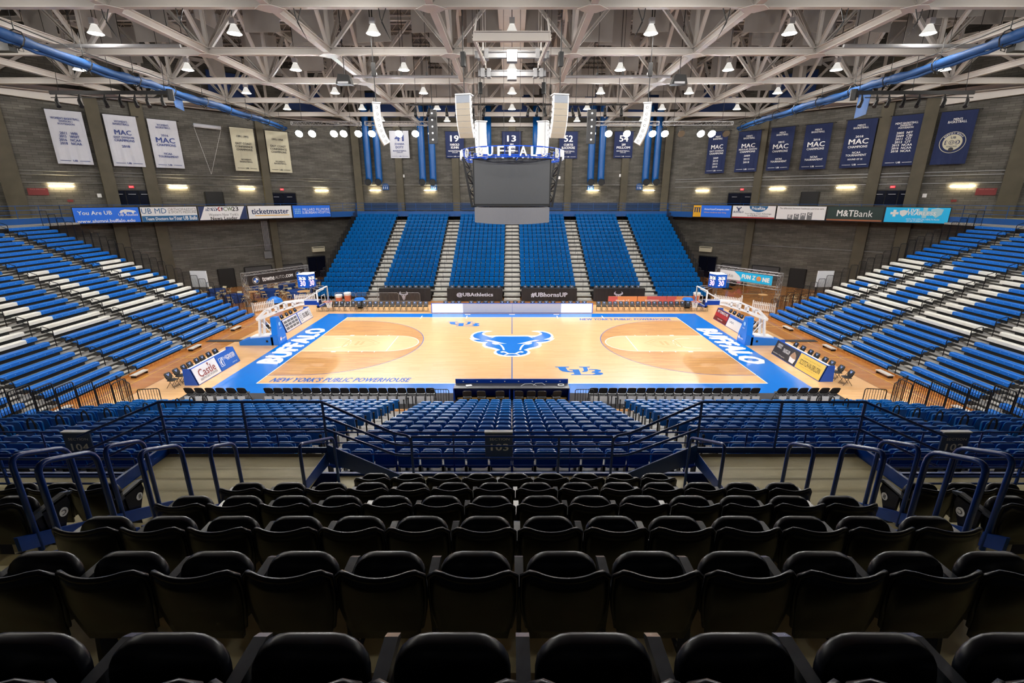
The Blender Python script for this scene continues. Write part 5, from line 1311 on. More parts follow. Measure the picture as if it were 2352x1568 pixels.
def s2(t, K, u, up, nn, wd, h):
    poly(t, 'lower_band', ADB, K, nn, ((-.97, -.95), (.97, -.95), (.97, -.2), (-.97, -.2)), .067)
    tx(t, ADB, K, u, up, h, wd, ('UB MD', -.53, .42, .34, .42, .0)); tx(t, AGR, K, u, up, h, wd, ('ORTHOPAEDICS', .45, .58, .18, .5, .0), ('& SPORTS MEDICINE', .45, .22, .15, .5, .0))
    tx(t, INKW, K, u, up, h, wd, ('Team Doctors for', -.38, -.58, .2, .48, .026), ('Your UB Bulls', .52, -.56, .26, .42, .026))
def s3(t, K, u, up, nn, wd, h):
    poly(t, 'side_wedge', AN, K, nn, ((-.97, .92), (-.72, .92), (-.97, -.92))); poly(t, 'side_wedge', AN, K, nn, ((.97, .92), (.9, .92), (.62, -.92), (.97, -.92)))
    poly(t, 'channel_band', AN, K, nn, ((-.66, .78), (.0, .78), (-.03, .32), (-.7, .32))); tx(t, INKW, K, u, up, h, wd, ('NEWS', -.42, .56, .26, .24, .03))
    MB().ex([K(-.13 + .085 * math.cos(R(a)), .56 + .3 * math.sin(R(a)), .078) for a in range(0, 360, 24)], nn * .004).build('channel_disc', AR, t); lettering(t, INKW, [('4', K(-.13, .56, .086), u, up, .28 * h, .06 * wd, .028)])
    tx(t, mat('advert_grey_green', hexc(140, 150, 130), .4), K, u, up, h, wd, ('CW', .2, .56, .3, .2, .06)); tx(t, INKK, K, u, up, h, wd, ('23', .5, .56, .3, .14, .026), ("News Leader", 0, -.72, .22, .55, .026)); tx(t, AGR, K, u, up, h, wd, ("Western New York's", 0, -.22, .2, .6, .01))
def s4(t, K, u, up, nn, wd, h):
    tx(t, AN, K, u, up, h, wd, ('ticketmaster', 0, .15, .42, .84, .026)); poly(t, 'underline', AY, K, nn, ((-.7, -.42), (.85, -.42), (.85, -.52), (-.7, -.52)), .075)
def s5(t, K, u, up, nn, wd, h):
    tx(t, INKW, K, u, up, h, wd, ('MILLARD FILLMORE', .22, .3, .2, .7, .01), ('SUBURBAN HOSPITAL', .22, -.18, .2, .74, .01)); m_ = MB()
    for x in (-.86, -.78, -.7, -.62):
        for y in (.35, .05, -.25): m_.ex([K(x - .02, y - .1), K(x + .02, y - .1), K(x + .02, y + .1), K(x - .02, y + .1)], nn * .004)
    m_.build('window_emblem', APB, t)
gal_sign('royal blue advert with a white bison emblem and web address', 165.6, 321, -1, AB, s1)
gal_sign('white advert with teal lower band for team doctors', 321.5, 454, -1, AW, s2)
gal_sign('white news channel advert with navy wedges and a red disc', 455, 568, -1, AW, s3)
gal_sign('white advert with one bold navy word underlined in yellow', 569, 671, -1, AW, s4)
gal_sign('deep blue hospital advert nearest the far stand on the left', 672, 760, -1, AB, s5)
def r1(t, K, u, up, nn, wd, h):
    poly(t, 'yellow_block', AY, K, nn, ((-.97, .92), (-.55, .92), (-.55, -.92), (-.97, -.92)), .067)
    m_ = MB()
    for x in (-.88, -.76, -.64): m_.ex([K(x - .03, -.2), K(x + .03, -.2), K(x + .03, .5), K(x - .03, .5)], nn * .004)
    m_.ex([K(-.93, .5), K(-.59, .5), K(-.59, .6), K(-.93, .6)], nn * .004); m_.build('columns_emblem', AN, t)
    tx(t, INKW, K, u, up, h, wd, ('AmericanCampus.com', .24, .3, .2, .64, .028)); tx(t, AY, K, u, up, h, wd, ('Where students love living.', .18, -.2, .14, .58, .01))
def r2(t, K, u, up, nn, wd, h):
    poly(t, 'red_foot', AR, K, nn, ((-.97, -.92), (.97, -.92), (.97, -.74), (-.97, -.74)), .068)
    MB().ex([K(.22 + .42 * math.cos(R(a)), .9 + .9 * math.sin(R(a)), .068) for a in range(180, 361, 15)], nn * .004).build('logo_arc', ADB, t)
    tx(t, INKW, K, u, up, h, wd, ('PriceRite', .22, .56, .24, .3, .026)); tx(t, AN, K, u, up, h, wd, ('BUFFALO', -.68, -.02, .16, .24, .028)); tx(t, INKK, K, u, up, h, wd, ('Your Home Team Advantage', .22, -.26, .14, .6, .0), ('in 4 Buffalo Locations', .22, -.52, .14, .46, .0))
    bull_face(t, K(-.68, .45, .075), u, h * .5, AN, AW)
def r3(t, K, u, up, nn, wd, h):
    tx(t, INKK, K, u, up, h, wd, ('The difference between healthcare and true care', 0, .62, .12, .88, .0)); m_ = MB(); 
    for q, ch in enumerate('ECMC'): 
        x = -.4 + q * .26; y = -.6 + q * .12
        m_.ex([K(x - .1, -.95), K(x + .1, -.95), K(x + .1, y + .34), K(x - .1, y + .34)], nn * .006)
    m_.build('letter_blocks', AGR, t); lettering(t, INKW, [(ch, K(-.4 + q * .26, -.5 + q * .12, .09), u, up, .2 * h, .06 * wd, .026) for q, ch in enumerate('ECMC')])
def r4(t, K, u, up, nn, wd, h):
    poly(t, 'copper_foot', ACB, K, nn, ((-.97, -.92), (.97, -.92), (.97, -.72), (-.97, -.72)), .068); tx(t, INKW, K, u, up, h, wd, ('M&T', -.32, .08, .42, .3, .026), ('Bank', .32, .06, .42, .32, .0))
def r5(t, K, u, up, nn, wd, h):
    def cross(x, y, s, m): 
        a = s * h / wd; poly(t, 'cross_emblem', m, K, nn, ((x - a, y + s * .35), (x - a * .35, y + s * .35), (x - a * .35, y + s), (x + a * .35, y + s), (x + a * .35, y + s * .35), (x + a, y + s * .35), (x + a, y - s * .35), (x + a * .35, y - s * .35), (x + a * .35, y - s), (x - a * .35, y - s), (x - a * .35, y - s * .35), (x - a, y - s * .35)))
    def shield(x, y, s, m): a = s * h / wd; poly(t, 'shield_emblem', m, K, nn, ((x - a, y + s * .7), (x, y + s), (x + a, y + s * .7), (x + a * .8, y - s * .3), (x, y - s), (x - a * .8, y - s * .3)))
    cross(-.68, .2, .42, INKW); shield(-.4, .2, .42, INKW); cross(.25, .3, .62, APB); shield(.6, .3, .6, APB)
    lettering(t, INKW, [('LIVE', K(-.1, .55, .085), u, up, .22 * h, .18 * wd, .03), ('FEARLESS', K(.17, .2, .085), u, up, .22 * h, .42 * wd, .03)]); tx(t, INKW, K, u, up, h, wd, ('WITH THE OFFICIAL HEALTH PLAN', .22, -.5, .1, .5, .01), ('OF UB STUDENTS', .0, -.74, .1, .25, .01))
gal_sign('blue advert with a yellow end block of three columns', 1592, 1681, 1, AB, r1)
gal_sign('white grocery advert with a blue arc and a red foot', 1682, 1783, 1, AW, r2)
gal_sign('white healthcare advert with four grey letter blocks', 1784, 1899, 1, AW, r3)
gal_sign('dark green bank advert with a copper foot', 1900, 2032, 1, AG, r4)
gal_sign('sky blue advert with white crosses and shields', 2033, 2185, 1, AT, r5)
# gallery railing
for nm, pl in (('left corner', [(-LX, LY), (-GX, 31.3)]), ('right corner', [(GX, 31.3), (LX, LY)]), ('left side', [(-LX, -12), (-LX, LY)]), ('right side', [(LX, LY), (LX, -12)]), ('back', [(-GX, 31.35), (GX, 31.35)])):
    a = Vector((*pl[0], 8.26)); b = Vector((*pl[1], 8.26)); n = round((b - a).length / 1.9)
    t = thing('gallery_railing', 'thin blue pipe railing along the %s of the upper gallery' % nm, 'railing', a)
    for h in (.35, .7, 1.05): MB().tube([a + Vector((0, 0, h)), b + Vector((0, 0, h))], .02, 5).build('rail', FASC, t)
    m_ = MB()
    for i in range(n + 1): p = a.lerp(b, i / n); MB().tube([p, p + Vector((0, 0, 1.05))], .022, 5).build('post', FASC, t)
# ================================================================ ON THE COURT FLOOR
FZ = .021      # top of the court panels
# ---- folding chair, faces +y, padded black
def padded_chair(pm, fm, crest=None, name='courtside_chair'):
    t = thing(name, 'x', 'chair', (0, 0, 0))
    lay = []
    for yy, sc in ((0, .92), (.012, 1), (.035, 1), (.045, .92)):
        lay.append([(a * sc, -.2 + yy - .12 * (b / .34), .66 + b * (1 - (1 - sc) * .6)) for a, b in rrect(.44, .36, .1, 3)])
    bk_ = loft(MB(), lay).build('backrest', pm, t)
    lay = []
    for zz, sc in ((0, .93), (.015, 1), (.035, 1), (.05, .92)):
        lay.append([(a * sc, .02 + b * sc, .41 + zz) for a, b in rrect(.42, .4, .07, 2)])
    loft(MB(), lay).build('seat', pm, t)
    for s in (-1, 1):
        MB().tube([(s * .21, .24, .0), (s * .21, -.0, .42), (s * .21, -.24, .8)], .014, 4).build('leg', fm, t)
        MB().tube([(s * .19, -.24, .0), (s * .19, .06, .4)], .014, 4).build('leg', fm, t)
    MB().tube([(-.21, .2, .08), (.21, .2, .08)], .01, 4).build('stretcher', fm, t)
    if crest:
        o = MB().ex([(x, -.155 - .12 * (z - .66) / .34 * 1.0, z) for x, z in ((-.09, .79), (-.045, .79), (0, .72), (.045, .79), (.09, .79), (.02, .66), (-.02, .66))], (0, .006, 0)).build('crest', crest, bk_)
    return t
CRB = mat('chair_crest_pale_blue', hexc(150, 175, 235), .5)
chB = padded_chair(PADK, STEELK); chF = padded_chair(PADK, STEELK, CRB)
firstB = [True, True]
def chair(kind, x, y, z, rz, label, group):
    pr_ = (chB, chF)[kind]
    if firstB[kind]: o = pr_; firstB[kind] = False
    else: o = dup(pr_)
    o.location = (x, y, z); o.rotation_euler = (0, 0, rz); o['label'] = label; o['group'] = group; return o
CZ = .045
def nrow(x0, x1, n, where):
    for i in range(n):
        x = x0 + (x1 - x0) * i / (n - 1)
        chair(0, x, -10.05, CZ, 0, 'black padded chair, %s from left in %s' % (ORD[i], where), 'near courtside chairs')
        # white programme lying on the deck step behind it
        c_ = MB().bb(x - .18, x + .18, -10.37, -10.35, CZ + .002, CZ + .4); tag(c_.build('programme_card', WHT), 'white card standing behind the %s chair of %s' % (ORD[i], where), 'card', 'white cards behind the near chairs')
nrow(-16.2, -13.55, 6, 'the near far-left group'); nrow(-12.2, -4.1, 18, 'the near row left of the table')
nrow(4.1, 12.2, 18, 'the near row right of the table'); nrow(13.55, 16.2, 6, 'the near far-right group')
for i, px in enumerate((1074, 1107, 1149, 1193, 1220, 1245, 1278)):
    chair(0, (px - 1176.5) * 23.3 / 1074, -10.45, CZ, R((4, -3, 2, -5, 3, -2, 8)[i]), 'black chair behind the near scorer table, %s from the left' % ORD[i], 'chairs behind the near scorer table')
for nm, s in (('left', -1), ('right', 1)):
    for i in range(20):
        x = -17.65 + i * .513 if s < 0 else 7.95 + i * .513
        chair(1, x, 10.0, FZ + .01, R(180), 'black chair with a pale crest, %s from left in the far %s row' % (ORD[i], nm), 'far courtside chairs')
for i, px in enumerate((1023, 1040, 1054, 1082, 1100, 1116, 1130, 1154, 1167, 1184, 1201, 1224, 1241, 1256, 1271, 1295, 1312, 1328, 1344)):
    chair(1, (px - 1176.5) * 42.9 / 1074, 10.25, FZ + .01, R(180 + (i * 37 % 11) - 5), 'black crested chair behind the long far table, %s from the left' % ORD[i], 'chairs behind the long far table')
# ---- long far scorer table with a lit front
t = thing('scorer_table', 'long far scorer table with a silver lit front panel', 'table', (0, 9.3, FZ))
LEDP = [mat('led_front_white', hexc(235, 238, 245), .35, emit=(.9, .95, 1), es=.45), mat('led_front_silver', hexc(196, 200, 208), .35, metal=.2, var=.12, scale=12, stretch=(1, 1, 6))]
MB().bb(-7.25, 7.25, 9.12, 9.2, FZ, .93).build('front_board', RINGB, t)
for i, (a, b, k_) in enumerate(((-7.18, -4.4, 0), (-4.38, 0, 1), (.02, 4.38, 1), (4.4, 7.18, 0))):
    MB().bb(a, b, 9.1, 9.12, .07, .89).build('lit_panel', LEDP[k_], t)
MB().bb(-7.2, 7.2, 9.2, 9.85, .72, .76).build('table_top', mat('navy_table_top', hexc(20, 60, 130), .4), t)
for x in (-7.1, -3.6, 0, 3.6, 7.1): MB().bb(x - .03, x + .03, 9.22, 9.8, FZ, .72).build('leg', STEELK, t)
# things left on it: papers and a monitor
for i, (x, w_, h_, m) in enumerate(((-2.45, .5, .16, BLK), (-.35, .5, .05, WHT), (.25, .35, .12, BLK))):
    tag(MB().bb(x - w_ / 2, x + w_ / 2, 9.4, 9.6, .763, .763 + h_).build('desk_item', m), 'small %s item on the long far table, %s from the left' % ('black' if m is BLK else 'white', ORD[i]), 'desk item')
# ---- near scorer table
t = thing('scorer_table', 'near scorer table seen from behind, blue back board and black top', 'table', (0, -9.6, CZ))
RB = mat('deep_blue_board', hexc(6, 60, 160), .4)
MB().bb(-2.93, 2.9, -9.36, -9.3, CZ, .98).build('front_board', RB, t)
MB().bb(-2.93, 2.9, -10.05, -9.37, .72, .76).build('table_top', mat('black_table_top', hexc(60, 62, 66), .35, var=.1), t)
for x in (-2.95, -.12, .1, 2.9): MB().bb(x - .03, x + .03, -10.0, -9.37, CZ, .72).build('side_panel', RB, t)
MB().bb(-2.8, 2.8, -9.9, -9.6, .1, .13).build('lower_shelf', mat('wood_shelf', hexc(170, 130, 70), .5), t)
m_ = MB()
for i in range(8): m_.box((-2.52 + i * .715, -9.38, .86), (.06, .02, .035))
m_.build('fixing_plates', WHT, t)
m_ = MB(); m_.tube([(2.5 + .16 * math.cos(R(a)), -9.7 + .12 * math.sin(R(a)), .79) for a in range(0, 361, 30)], .02, 5).tube([(2.5 + .14 * math.cos(R(a)), -9.7 + .1 * math.sin(R(a)), .82) for a in range(0, 361, 30)], .015, 5)
tag(m_.build('cable_coil', WHT), 'white cable coil on the right end of the near scorer table', 'cable')
for i, (a, b) in enumerate(((.45, 1.25), (1.1, 1.7))):
    tag(MB().tube([(a, -9.8, .775 + i * .03), ((a + b) / 2 - .2, -9.55, .79 + i * .03), ((a + b) / 2 + .15, -9.5, .79 + i * .03), (b, -9.75, .775 + i * .03)], .012, 4).build('loose_cable', WHT), 'thin white cable looped on the near scorer table, %s' % ('left one', 'right one')[i], 'cable')
tag(MB().box((-2.2, -9.75, .78), (.3, .2, .03), rz=.3).build('paper_stack', WHT), 'white papers on the left end of the near scorer table', 'papers')
for sx in (-1, 1):
    mb = bar_panel(MB(), (sx * 3.1 - (.0 if sx > 0 else 0), -10.75, CZ), (sx * 4.0, -10.75, CZ), .95, 7)
    tag(mb.build('guard_panel', STEELK), 'low barred guard beside the %s end of the near scorer table' % ('left' if sx < 0 else 'right'), 'guard rail')
# ---- slanted advert tables behind the baselines
APAL = mat('ad_white', hexc(238, 238, 240), .4); ADK = mat('ad_charcoal', hexc(52, 50, 52), .4); AYEL = mat('ad_soft_yellow', hexc(240, 204, 92), .4); AMAR = mat('ad_maroon', hexc(112, 34, 30), .4); ABLU = mat('ad_mid_blue', hexc(28, 100, 200), .4); CSTL = mat('ad_castle_red', hexc(150, 72, 66), .5); SILT = mat('white_table_top', hexc(228, 230, 234), .4); WTOP = mat('maple_table_top', hexc(226, 178, 120), .35)
BEDG = mat('table_edge_blue', hexc(24, 84, 190), .4)
def ad_table(label, sx, y0, y1, adverts, top_m, chairs, s_):
    """wedge table along the baseline; face leans away from the court"""
    xf = 17.3; xt = 17.62; xb = 18.1; h = .98
    t = thing('advert_table', label, 'table', (sx * xf, (y0 + y1) / 2, FZ))
    for y in (y0, y1):
        MB().ex([(sx * xf, y, FZ), (sx * xb, y, FZ), (sx * (xb - .05), y, h - .02), (sx * xt, y, h)], (0, .05 if y == y0 else -.05, 0)).build('end_panel', BEDG, t)
    MB().ex([(sx * xf, y0, FZ), (sx * (xf + .04), y0, FZ), (sx * (xt + .04), y0, h), (sx * xt, y0, h)], (0, y1 - y0, 0)).build('face_board', BEDG, t)
    MB().bb(*sorted((sx * (xt + .05), sx * (xb + .1))), y0 + .05, y1 - .05, .74, .78).build('table_top', top_m, t)
    nn = Vector((-sx * h, 0, xt - xf)).normalized(); up = Vector((sx * (xt - xf), 0, h)).normalized(); u = Vector((0, 1 if sx < 0 else -1, 0)); L = (xt - xf) ** 2 + h ** 2; L = L ** .5
    for (f0, f1, face, fn) in adverts:      # fractions left to right as the viewer reads
        ya, yb = (y0 + (y1 - y0) * f0, y0 + (y1 - y0) * f1) if sx < 0 else (y1 - (y1 - y0) * f0, y1 - (y1 - y0) * f1)
        c_ = Vector((sx * (xf + xt) / 2, (ya + yb) / 2, h / 2 + FZ / 2)) + nn * .012; wd = abs(yb - ya) - .08; hh = L - .1
        MB().ex([c_ - u * wd / 2 - up * hh / 2, c_ + u * wd / 2 - up * hh / 2, c_ + u * wd / 2 + up * hh / 2, c_ - u * wd / 2 + up * hh / 2], nn * .01).build('advert_face', face, t)
        K = lambda x, y, k_=.016, c_=c_, wd=wd, hh=hh: c_ + u * (x * wd / 2) + up * (y * hh / 2) + nn * k_
        fn(t, K, u, up, nn, wd, hh)
    for i in range(chairs[0]):
        y = chairs[1] + (chairs[2] - chairs[1]) * i / (chairs[0] - 1) + ((i * 7) % 5 - 2) * .03
        chair(1, sx * 18.52, y, FZ + .01, sx * R(90) + R((i * 13) % 9 - 4), 'black crested chair at the %s advert table, %s from the camera' % (s_, ORD[i]), 'chairs at the baseline tables')
    return t
def f_castle(t, K, u, up, nn, wd, h):
    lettering(t, CSTL, [('Castle', K(.02, .1), u, up, h * .5, wd * .72, .02)]); lettering(t, INKK, [('PACKS POWER', K(.14, -.6), u, up, h * .15, wd * .62, .01)])
    m_ = MB()
    for q in range(3): m_.ex([K(-.74, -.52 - q * .09), K(-.52, -.52 - q * .09), K(-.52, -.55 - q * .09), K(-.74, -.55 - q * .09)], nn * .003)
    m_.ex([K(.26, .6), K(.34, .6), K(.34, .75), K(.42, .75), K(.3, .95), K(.18, .75), K(.26, .75)], nn * .003) if 0 else None
    m_.build('speed_lines', INKK, t); MB().ex([K(.24, .5), K(.3, .5), K(.3, .72), K(.37, .72), K(.27, .92), K(.17, .72), K(.24, .72)], nn * .003).build('spire_emblem', CSTL, t)
def f_center(t, K, u, up, nn, wd, h):
    lettering(t, INKW, [('THE', K(-.28, .32), u, up, h * .22, wd * .26, .01), ('CENTER', K(.38, .32), u, up, h * .22, wd * .44, .04), ('FOR THE ARTS', K(.36, 0), u, up, h * .13, wd * .44, .03), ('ubcfa.org', K(.5, -.72), u, up, h * .1, wd * .25, .01)])
    m_ = MB()
    for a, b in (((-.85, .55), (-.5, .55)), ((-.5, .55), (-.5, -.55)), ((-.5, -.55), (-.85, -.55)), ((-.85, -.55), (-.85, .55))): m_.beam(K(*a), K(*b), .02, .02)
    m_.ex([K(-.5, .5), K(-.66, .42), (K(-.78, .05)), K(-.72, -.4), K(-.6, -.5), K(-.66, -.2), K(-.64, .15)], nn * .003); m_.build('swoosh_emblem', INKW, t)
def f_scotch(t, K, u, up, nn, wd, h):
    lettering(t, INKK, [('SCOTCH-N-SIRLOIN', K(0, .0), u, up, h * .34, wd * .82, .012)]); lettering(t, mat('pale_brown_ink', hexc(205, 170, 80), .5), [('Celebrating Great Times', K(0, .6), u, up, h * .12, wd * .7, 0), ('Steaks Seafood Spirits', K(0, -.55), u, up, h * .1, wd * .6, 0)])
def f_escape(t, K, u, up, nn, wd, h):
    lettering(t, INKW, [('ESCAPE THE', K(.04, .32), u, up, h * .13, wd * .28, .02), ('ORDINARY', K(.04, .05), u, up, h * .13, wd * .28, .02), ('ASIAN', K(-.62, .62), u, up, h * .14, wd * .2, .02), ('GRILL', K(-.62, .3), u, up, h * .14, wd * .2, .02), ('Buffalo Niagara', K(-.4, -.72), u, up, h * .09, wd * .5, .01)])
    MB().ex([K(.42, -.1), K(.92, -.2), K(.86, -.85), K(.5, -.8)], nn * .003).build('bowl_picture', APAL, t)
    MB().ex([K(.42 + .0, -.1), K(.5, .35), K(.62, .7), K(.75, .5), K(.84, .3), K(.92, -.18), K(.7, -.22)], nn * .005).build('food_picture', mat('food_brown', hexc(176, 140, 110), .5, var=.4, scale=14), t)
def f_tomato(t, K, u, up, nn, wd, h):
    MB().ex([K(-.97, .4), K(.97, .4), K(.97, -.3), K(-.97, -.3)], nn * .002).build('red_band', AR, t)
    lettering(t, INKW, [('MY TOMATO PIE', K(0, .62), u, up, h * .24, wd * .8, .04), ('open late', K(0, -.62), u, up, h * .14, wd * .4, .02), ('Pizza and more', K(0, .05), u, up, h * .12, wd * .6, .0)])
def f_white(t, K, u, up, nn, wd, h):
    MB().ex([K(-.98, .98), K(.98, .98), K(.98, .6), K(-.98, .6)], nn * .002).build('blue_band', ABLU, t); lettering(t, INKW, [('healthcare of WNY', K(.1, .78), u, up, h * .13, wd * .7, .02)])
    m_ = MB()
    for q in range(5): m_.beam(K(-.7 + q * .12, .1 - (q % 2) * .3), K(-.6 + q * .12, -.2 + (q % 2) * .35), .02, .015)
    m_.build('scribble_emblem', AN, t)
def f_subs(t, K, u, up, nn, wd, h):
    lettering(t, INKK, [('SUBS', K(.1, .1), u, up, h * .42, wd * .5, .03)]); m_ = MB()
    for q in range(5): m_.beam(K(-.9, .6 - q * .3), K(-.55, .6 - q * .3), .02, .03); m_.beam(K(.65, .6 - q * .3), K(.9, .6 - q * .3), .02, .03)
    m_.build('menu_lines', AGR, t)
def f_menu(t, K, u, up, nn, wd, h):
    m_ = MB()
    for q in range(3):
        for r_ in range(4): m_.ex([K(-.92 + r_ * .47, .75 - q * .55), K(-.52 + r_ * .47, .75 - q * .55), K(-.52 + r_ * .47, .35 - q * .55), K(-.92 + r_ * .47, .35 - q * .55)], nn * .003)
    m_.build('menu_cards', AGR, t)
def f_none(*a): pass
ad_table('slanted blue advert table with dark red lettering on the near left', -1, -7.9, -3.8, [(0, .52, APAL, f_castle), (.52, 1, ABLU, f_center)], SILT, (8, -8.1, -4.0), 'near left')
ad_table('slanted blue advert table with charcoal and yellow faces, near right', 1, -7.35, -2.3, [(0, .52, ADK, f_escape), (.52, 1, AYEL, f_scotch)], SILT, (8, -7.7, -2.6), 'near right')
ad_table('advert table with white menu panels and a maple top on the far left', -1, 2.7, 7.65, [(0, .5, APAL, f_menu), (.52, 1, APAL, f_subs)], WTOP, (7, 2.6, 7.4), 'far left')
ad_table('slanted advert table with maroon and white faces, far right', 1, 2.3, 7.15, [(0, .5, AMAR, f_tomato), (.5, 1, APAL, f_white)], WTOP, (8, 2.4, 7.0), 'far right')
# ---- goals
GB = mat('goal_pad_blue', hexc(20, 120, 222), .35, var=.04); RIM = mat('orange_rim', hexc(235, 110, 50), .4); NETM = mat('white_net_cord', hexc(240, 240, 240), .7)
DGT = mat('clock_digit_amber', (1, 1, 1), emit=(1, .72, .2), es=2.2); DGR = mat('clock_digit_red', (1, 1, 1), emit=(1, .3, .45), es=2.2)
for sx in (-1, 1):
    s_ = 'left' if sx < 0 else 'right'; X = lambda v: sx * v
    t = thing('basketball_goal', 'white portable basketball goal with blue padded base on the %s' % s_, 'basketball goal', (X(17), 0, FZ))
    def ex2(mb, pl, y0, y1):
        q = [(X(a), y0, b) for a, b in pl]; return mb.ex(q, (0, y1 - y0, 0))
    ex2(MB(), [(16.75, .024), (19.15, .024), (19.15, .28), (18.3, .52), (16.75, .62)], -.55, .55).build('base_weight', GB, t)
    ex2(MB(), [(16.32, .024), (16.9, .024), (16.9, .75), (16.38, .75)], -.55, .6).build('front_pad', GB, t)
    tp = MB(); tp.ex([(X(16.38), -.52, .751), (X(16.38), .58, .751), (X(16.48), .2, 1.95), (X(16.48), -.22, 1.95)], (X(.42), 0, 0)).build('tower_pad', GB, t)
    ex2(MB(), [(17.0, .62), (18.4, .5), (18.4, .6), (17.0, .72)], -.4, .4).build('base_frame', WHT, t)
    for y in (-.32, .32):
        MB().beam((X(17.75), y, .55), (X(17.6), y * .8, 1.9), .12, .2, up=(0, 1, 0)).build('mast', WHT, t)
        MB().beam((X(17.5), y * .8, 1.6), (X(16.8), y * .8, .7), .05, .05).build('brace', WHT, t)
        MB().beam((X(17.85), y * .8, 1.8), (X(16.6), y * .6, 2.28), .1, .2).build('lower_arm', WHT, t)
    lo = [(17.85, 1.82), (16.3, 2.38), (14.7, 2.88), (13.5, 3.0)]; hi = [(17.85, 1.86), (17.2, 2.45), (15.9, 2.98), (14.7, 3.12), (13.5, 3.12)]
    for y in (-.18, .18):
        m_ = MB()
        for pl, th in ((lo, .13), (hi, .12)):
            for a, b in zip(pl[:-1], pl[1:]): m_.beam((X(a[0]), y, a[1]), (X(b[0]), y, b[1]), .08, th)
        for x, za, zb in ((17.0, 2.1, 2.5), (16.4, 2.35, 2.75), (15.8, 2.55, 2.98), (15.2, 2.74, 3.04)): m_.beam((X(x), y, za), (X(x), y, zb), .08, .12, up=(1, 0, 0))
        m_.build('arm_truss', WHT, t)
    MB().bb(*sorted((X(13.35), X(14.35))), -.24, .24, 2.86, 3.16).build('arm_pad', RB, t)
    MB().beam((X(14.8), 0, 3.0), (X(13.2), .55, 3.85), .06, .06).beam((X(14.8), 0, 3.0), (X(13.2), -.55, 3.85), .06, .06).build('board_stay', WHT, t)
    # backboard
    bx = 13.105
    MB().bb(*sorted((X(bx), X(bx + .03))), -.89, .89, 2.93, 3.95).build('backboard', GLS, t)
    fr = MB()
    for y in (-.9, .9): fr.bb(*sorted((X(bx - .02), X(bx + .06))), y - .035, y + .035, 2.9, 3.98)
    fr.bb(*sorted((X(bx - .02), X(bx + .06))), -.9, .9, 3.93, 3.99).bb(*sorted((X(bx - .02), X(bx + .06))), -.9, .9, 2.88, 2.94); fr.build('board_frame', WHT, t)
    sq = MB()
    for y in (-.305, .305): sq.bb(*sorted((X(bx - .012), X(bx))), y - .03, y + .03, 3.08, 3.53)
    sq.bb(*sorted((X(bx - .012), X(bx))), -.335, .335, 3.48, 3.54).bb(*sorted((X(bx - .012), X(bx))), -.335, .335, 3.05, 3.1); sq.build('target_square', WHT, t)
    pd = MB().bb(*sorted((X(bx - .05), X(bx + .09))), -.94, .94, 2.82, 2.92)
    for y in (-.94, .9): pd.bb(*sorted((X(bx - .05), X(bx + .09))), y, y + .04, 2.82, 3.2)
    pd.build('edge_pad', RB, t)
    rc = (X(12.745), 0, 3.05)
    m_ = MB().tube([(rc[0] + .2286 * math.cos(R(a)), .2286 * math.sin(R(a)), 3.05) for a in range(0, 361, 20)], .012, 5)
    m_.bb(*sorted((X(12.96), X(bx))), -.08, .08, 3.0, 3.05); rm = m_.build('rim', RIM, t)
    nt = MB()
    for a in range(0, 360, 30):
        for tw in (18, -18):
            nt.tube([(rc[0] + r_ * math.cos(R(a + tw * q)), r_ * math.sin(R(a + tw * q)), 3.04 - q * .14) for q, r_ in enumerate((.228, .19, .15, .14))], .009, 3, cap=False)
    nt.build('net', NETM, rm)
    # shot clock on its bracket above the board
    k = thing('shot_clock', 'blue shot clock reading 36:26 and 30 above the %s goal' % s_, 'shot clock', (X(14.0), 0, 4.3), 0)
    cx = 14.05; a_ = .62
    tri = [(X(cx + .5), 0.0), (X(cx - .3), -.62), (X(cx - .62), -.45), (X(cx - .62), .45), (X(cx - .3), .62)]
    bxm = MB().ex([(X(cx + .45), -.5, 4.12), (X(cx - .3), -.62, 4.12), (X(cx - .55), 0, 4.12), (X(cx - .3), .62, 4.12), (X(cx + .45), .5, 4.12)], (0, 0, .88)); bxm.build('case', mat('clock_case_blue', hexc(8, 84, 190), .4), k)
    MB().ex([(X(cx + .45), -.5, 5.003), (X(cx - .3), -.62, 5.003), (X(cx - .55), 0, 5.003), (X(cx - .3), .62, 5.003), (X(cx + .45), .5, 5.003)], (0, 0, .012)).build('top', WHT, k)
    for A, Bq in (((cx + .45, -.5), (cx - .3, -.62)), ((cx - .3, -.62), (cx - .55, 0))):
        A = Vector((X(A[0]), A[1], 4.56)); Bq = Vector((X(Bq[0]), Bq[1], 4.56))
        if sx > 0: A, Bq = Bq, A
        u = (Bq - A).normalized(); nn = u.cross(Vector((0, 0, 1))); c_ = (A + Bq) / 2 + nn * .012
        lettering(k, DGT, [('36:26', c_ + Vector((0, 0, .2)), u, (0, 0, 1), .22, .5, .02)], 'amber_digits'); lettering(k, DGR, [('30', c_ - Vector((0, 0, .14)), u, (0, 0, 1), .38, .4, .02)], 'red_digits')
    for y in (-.3, .0, .3): MB().tube([(X(cx - .2), y, 4.12), (X(13.2), y * 2.2, 4.02)], .02, 4).build('bracket', GALV, k)
    # marks on the pads
    lettering(t, INKW, [('pepsi', (X(16.3), .15 if sx < 0 else -.1, .4), (0, -sx, 0), (0, 0, 1), .17, .42, .03), ('POWER', (X(16.38), 0, 1.15), (0, -sx, 0), (0, 0, 1), .09, .3, .02)])
    ce = (X(16.31), -.28 if sx < 0 else .3, .44)
    MB().lathe([(0, 0), (.13, 0), (.13, .006), (0, .006)], (ce[0] - (.006 if sx > 0 else -.0), ce[1], ce[2]), 16, 'X').build('round_logo', WHT, t)
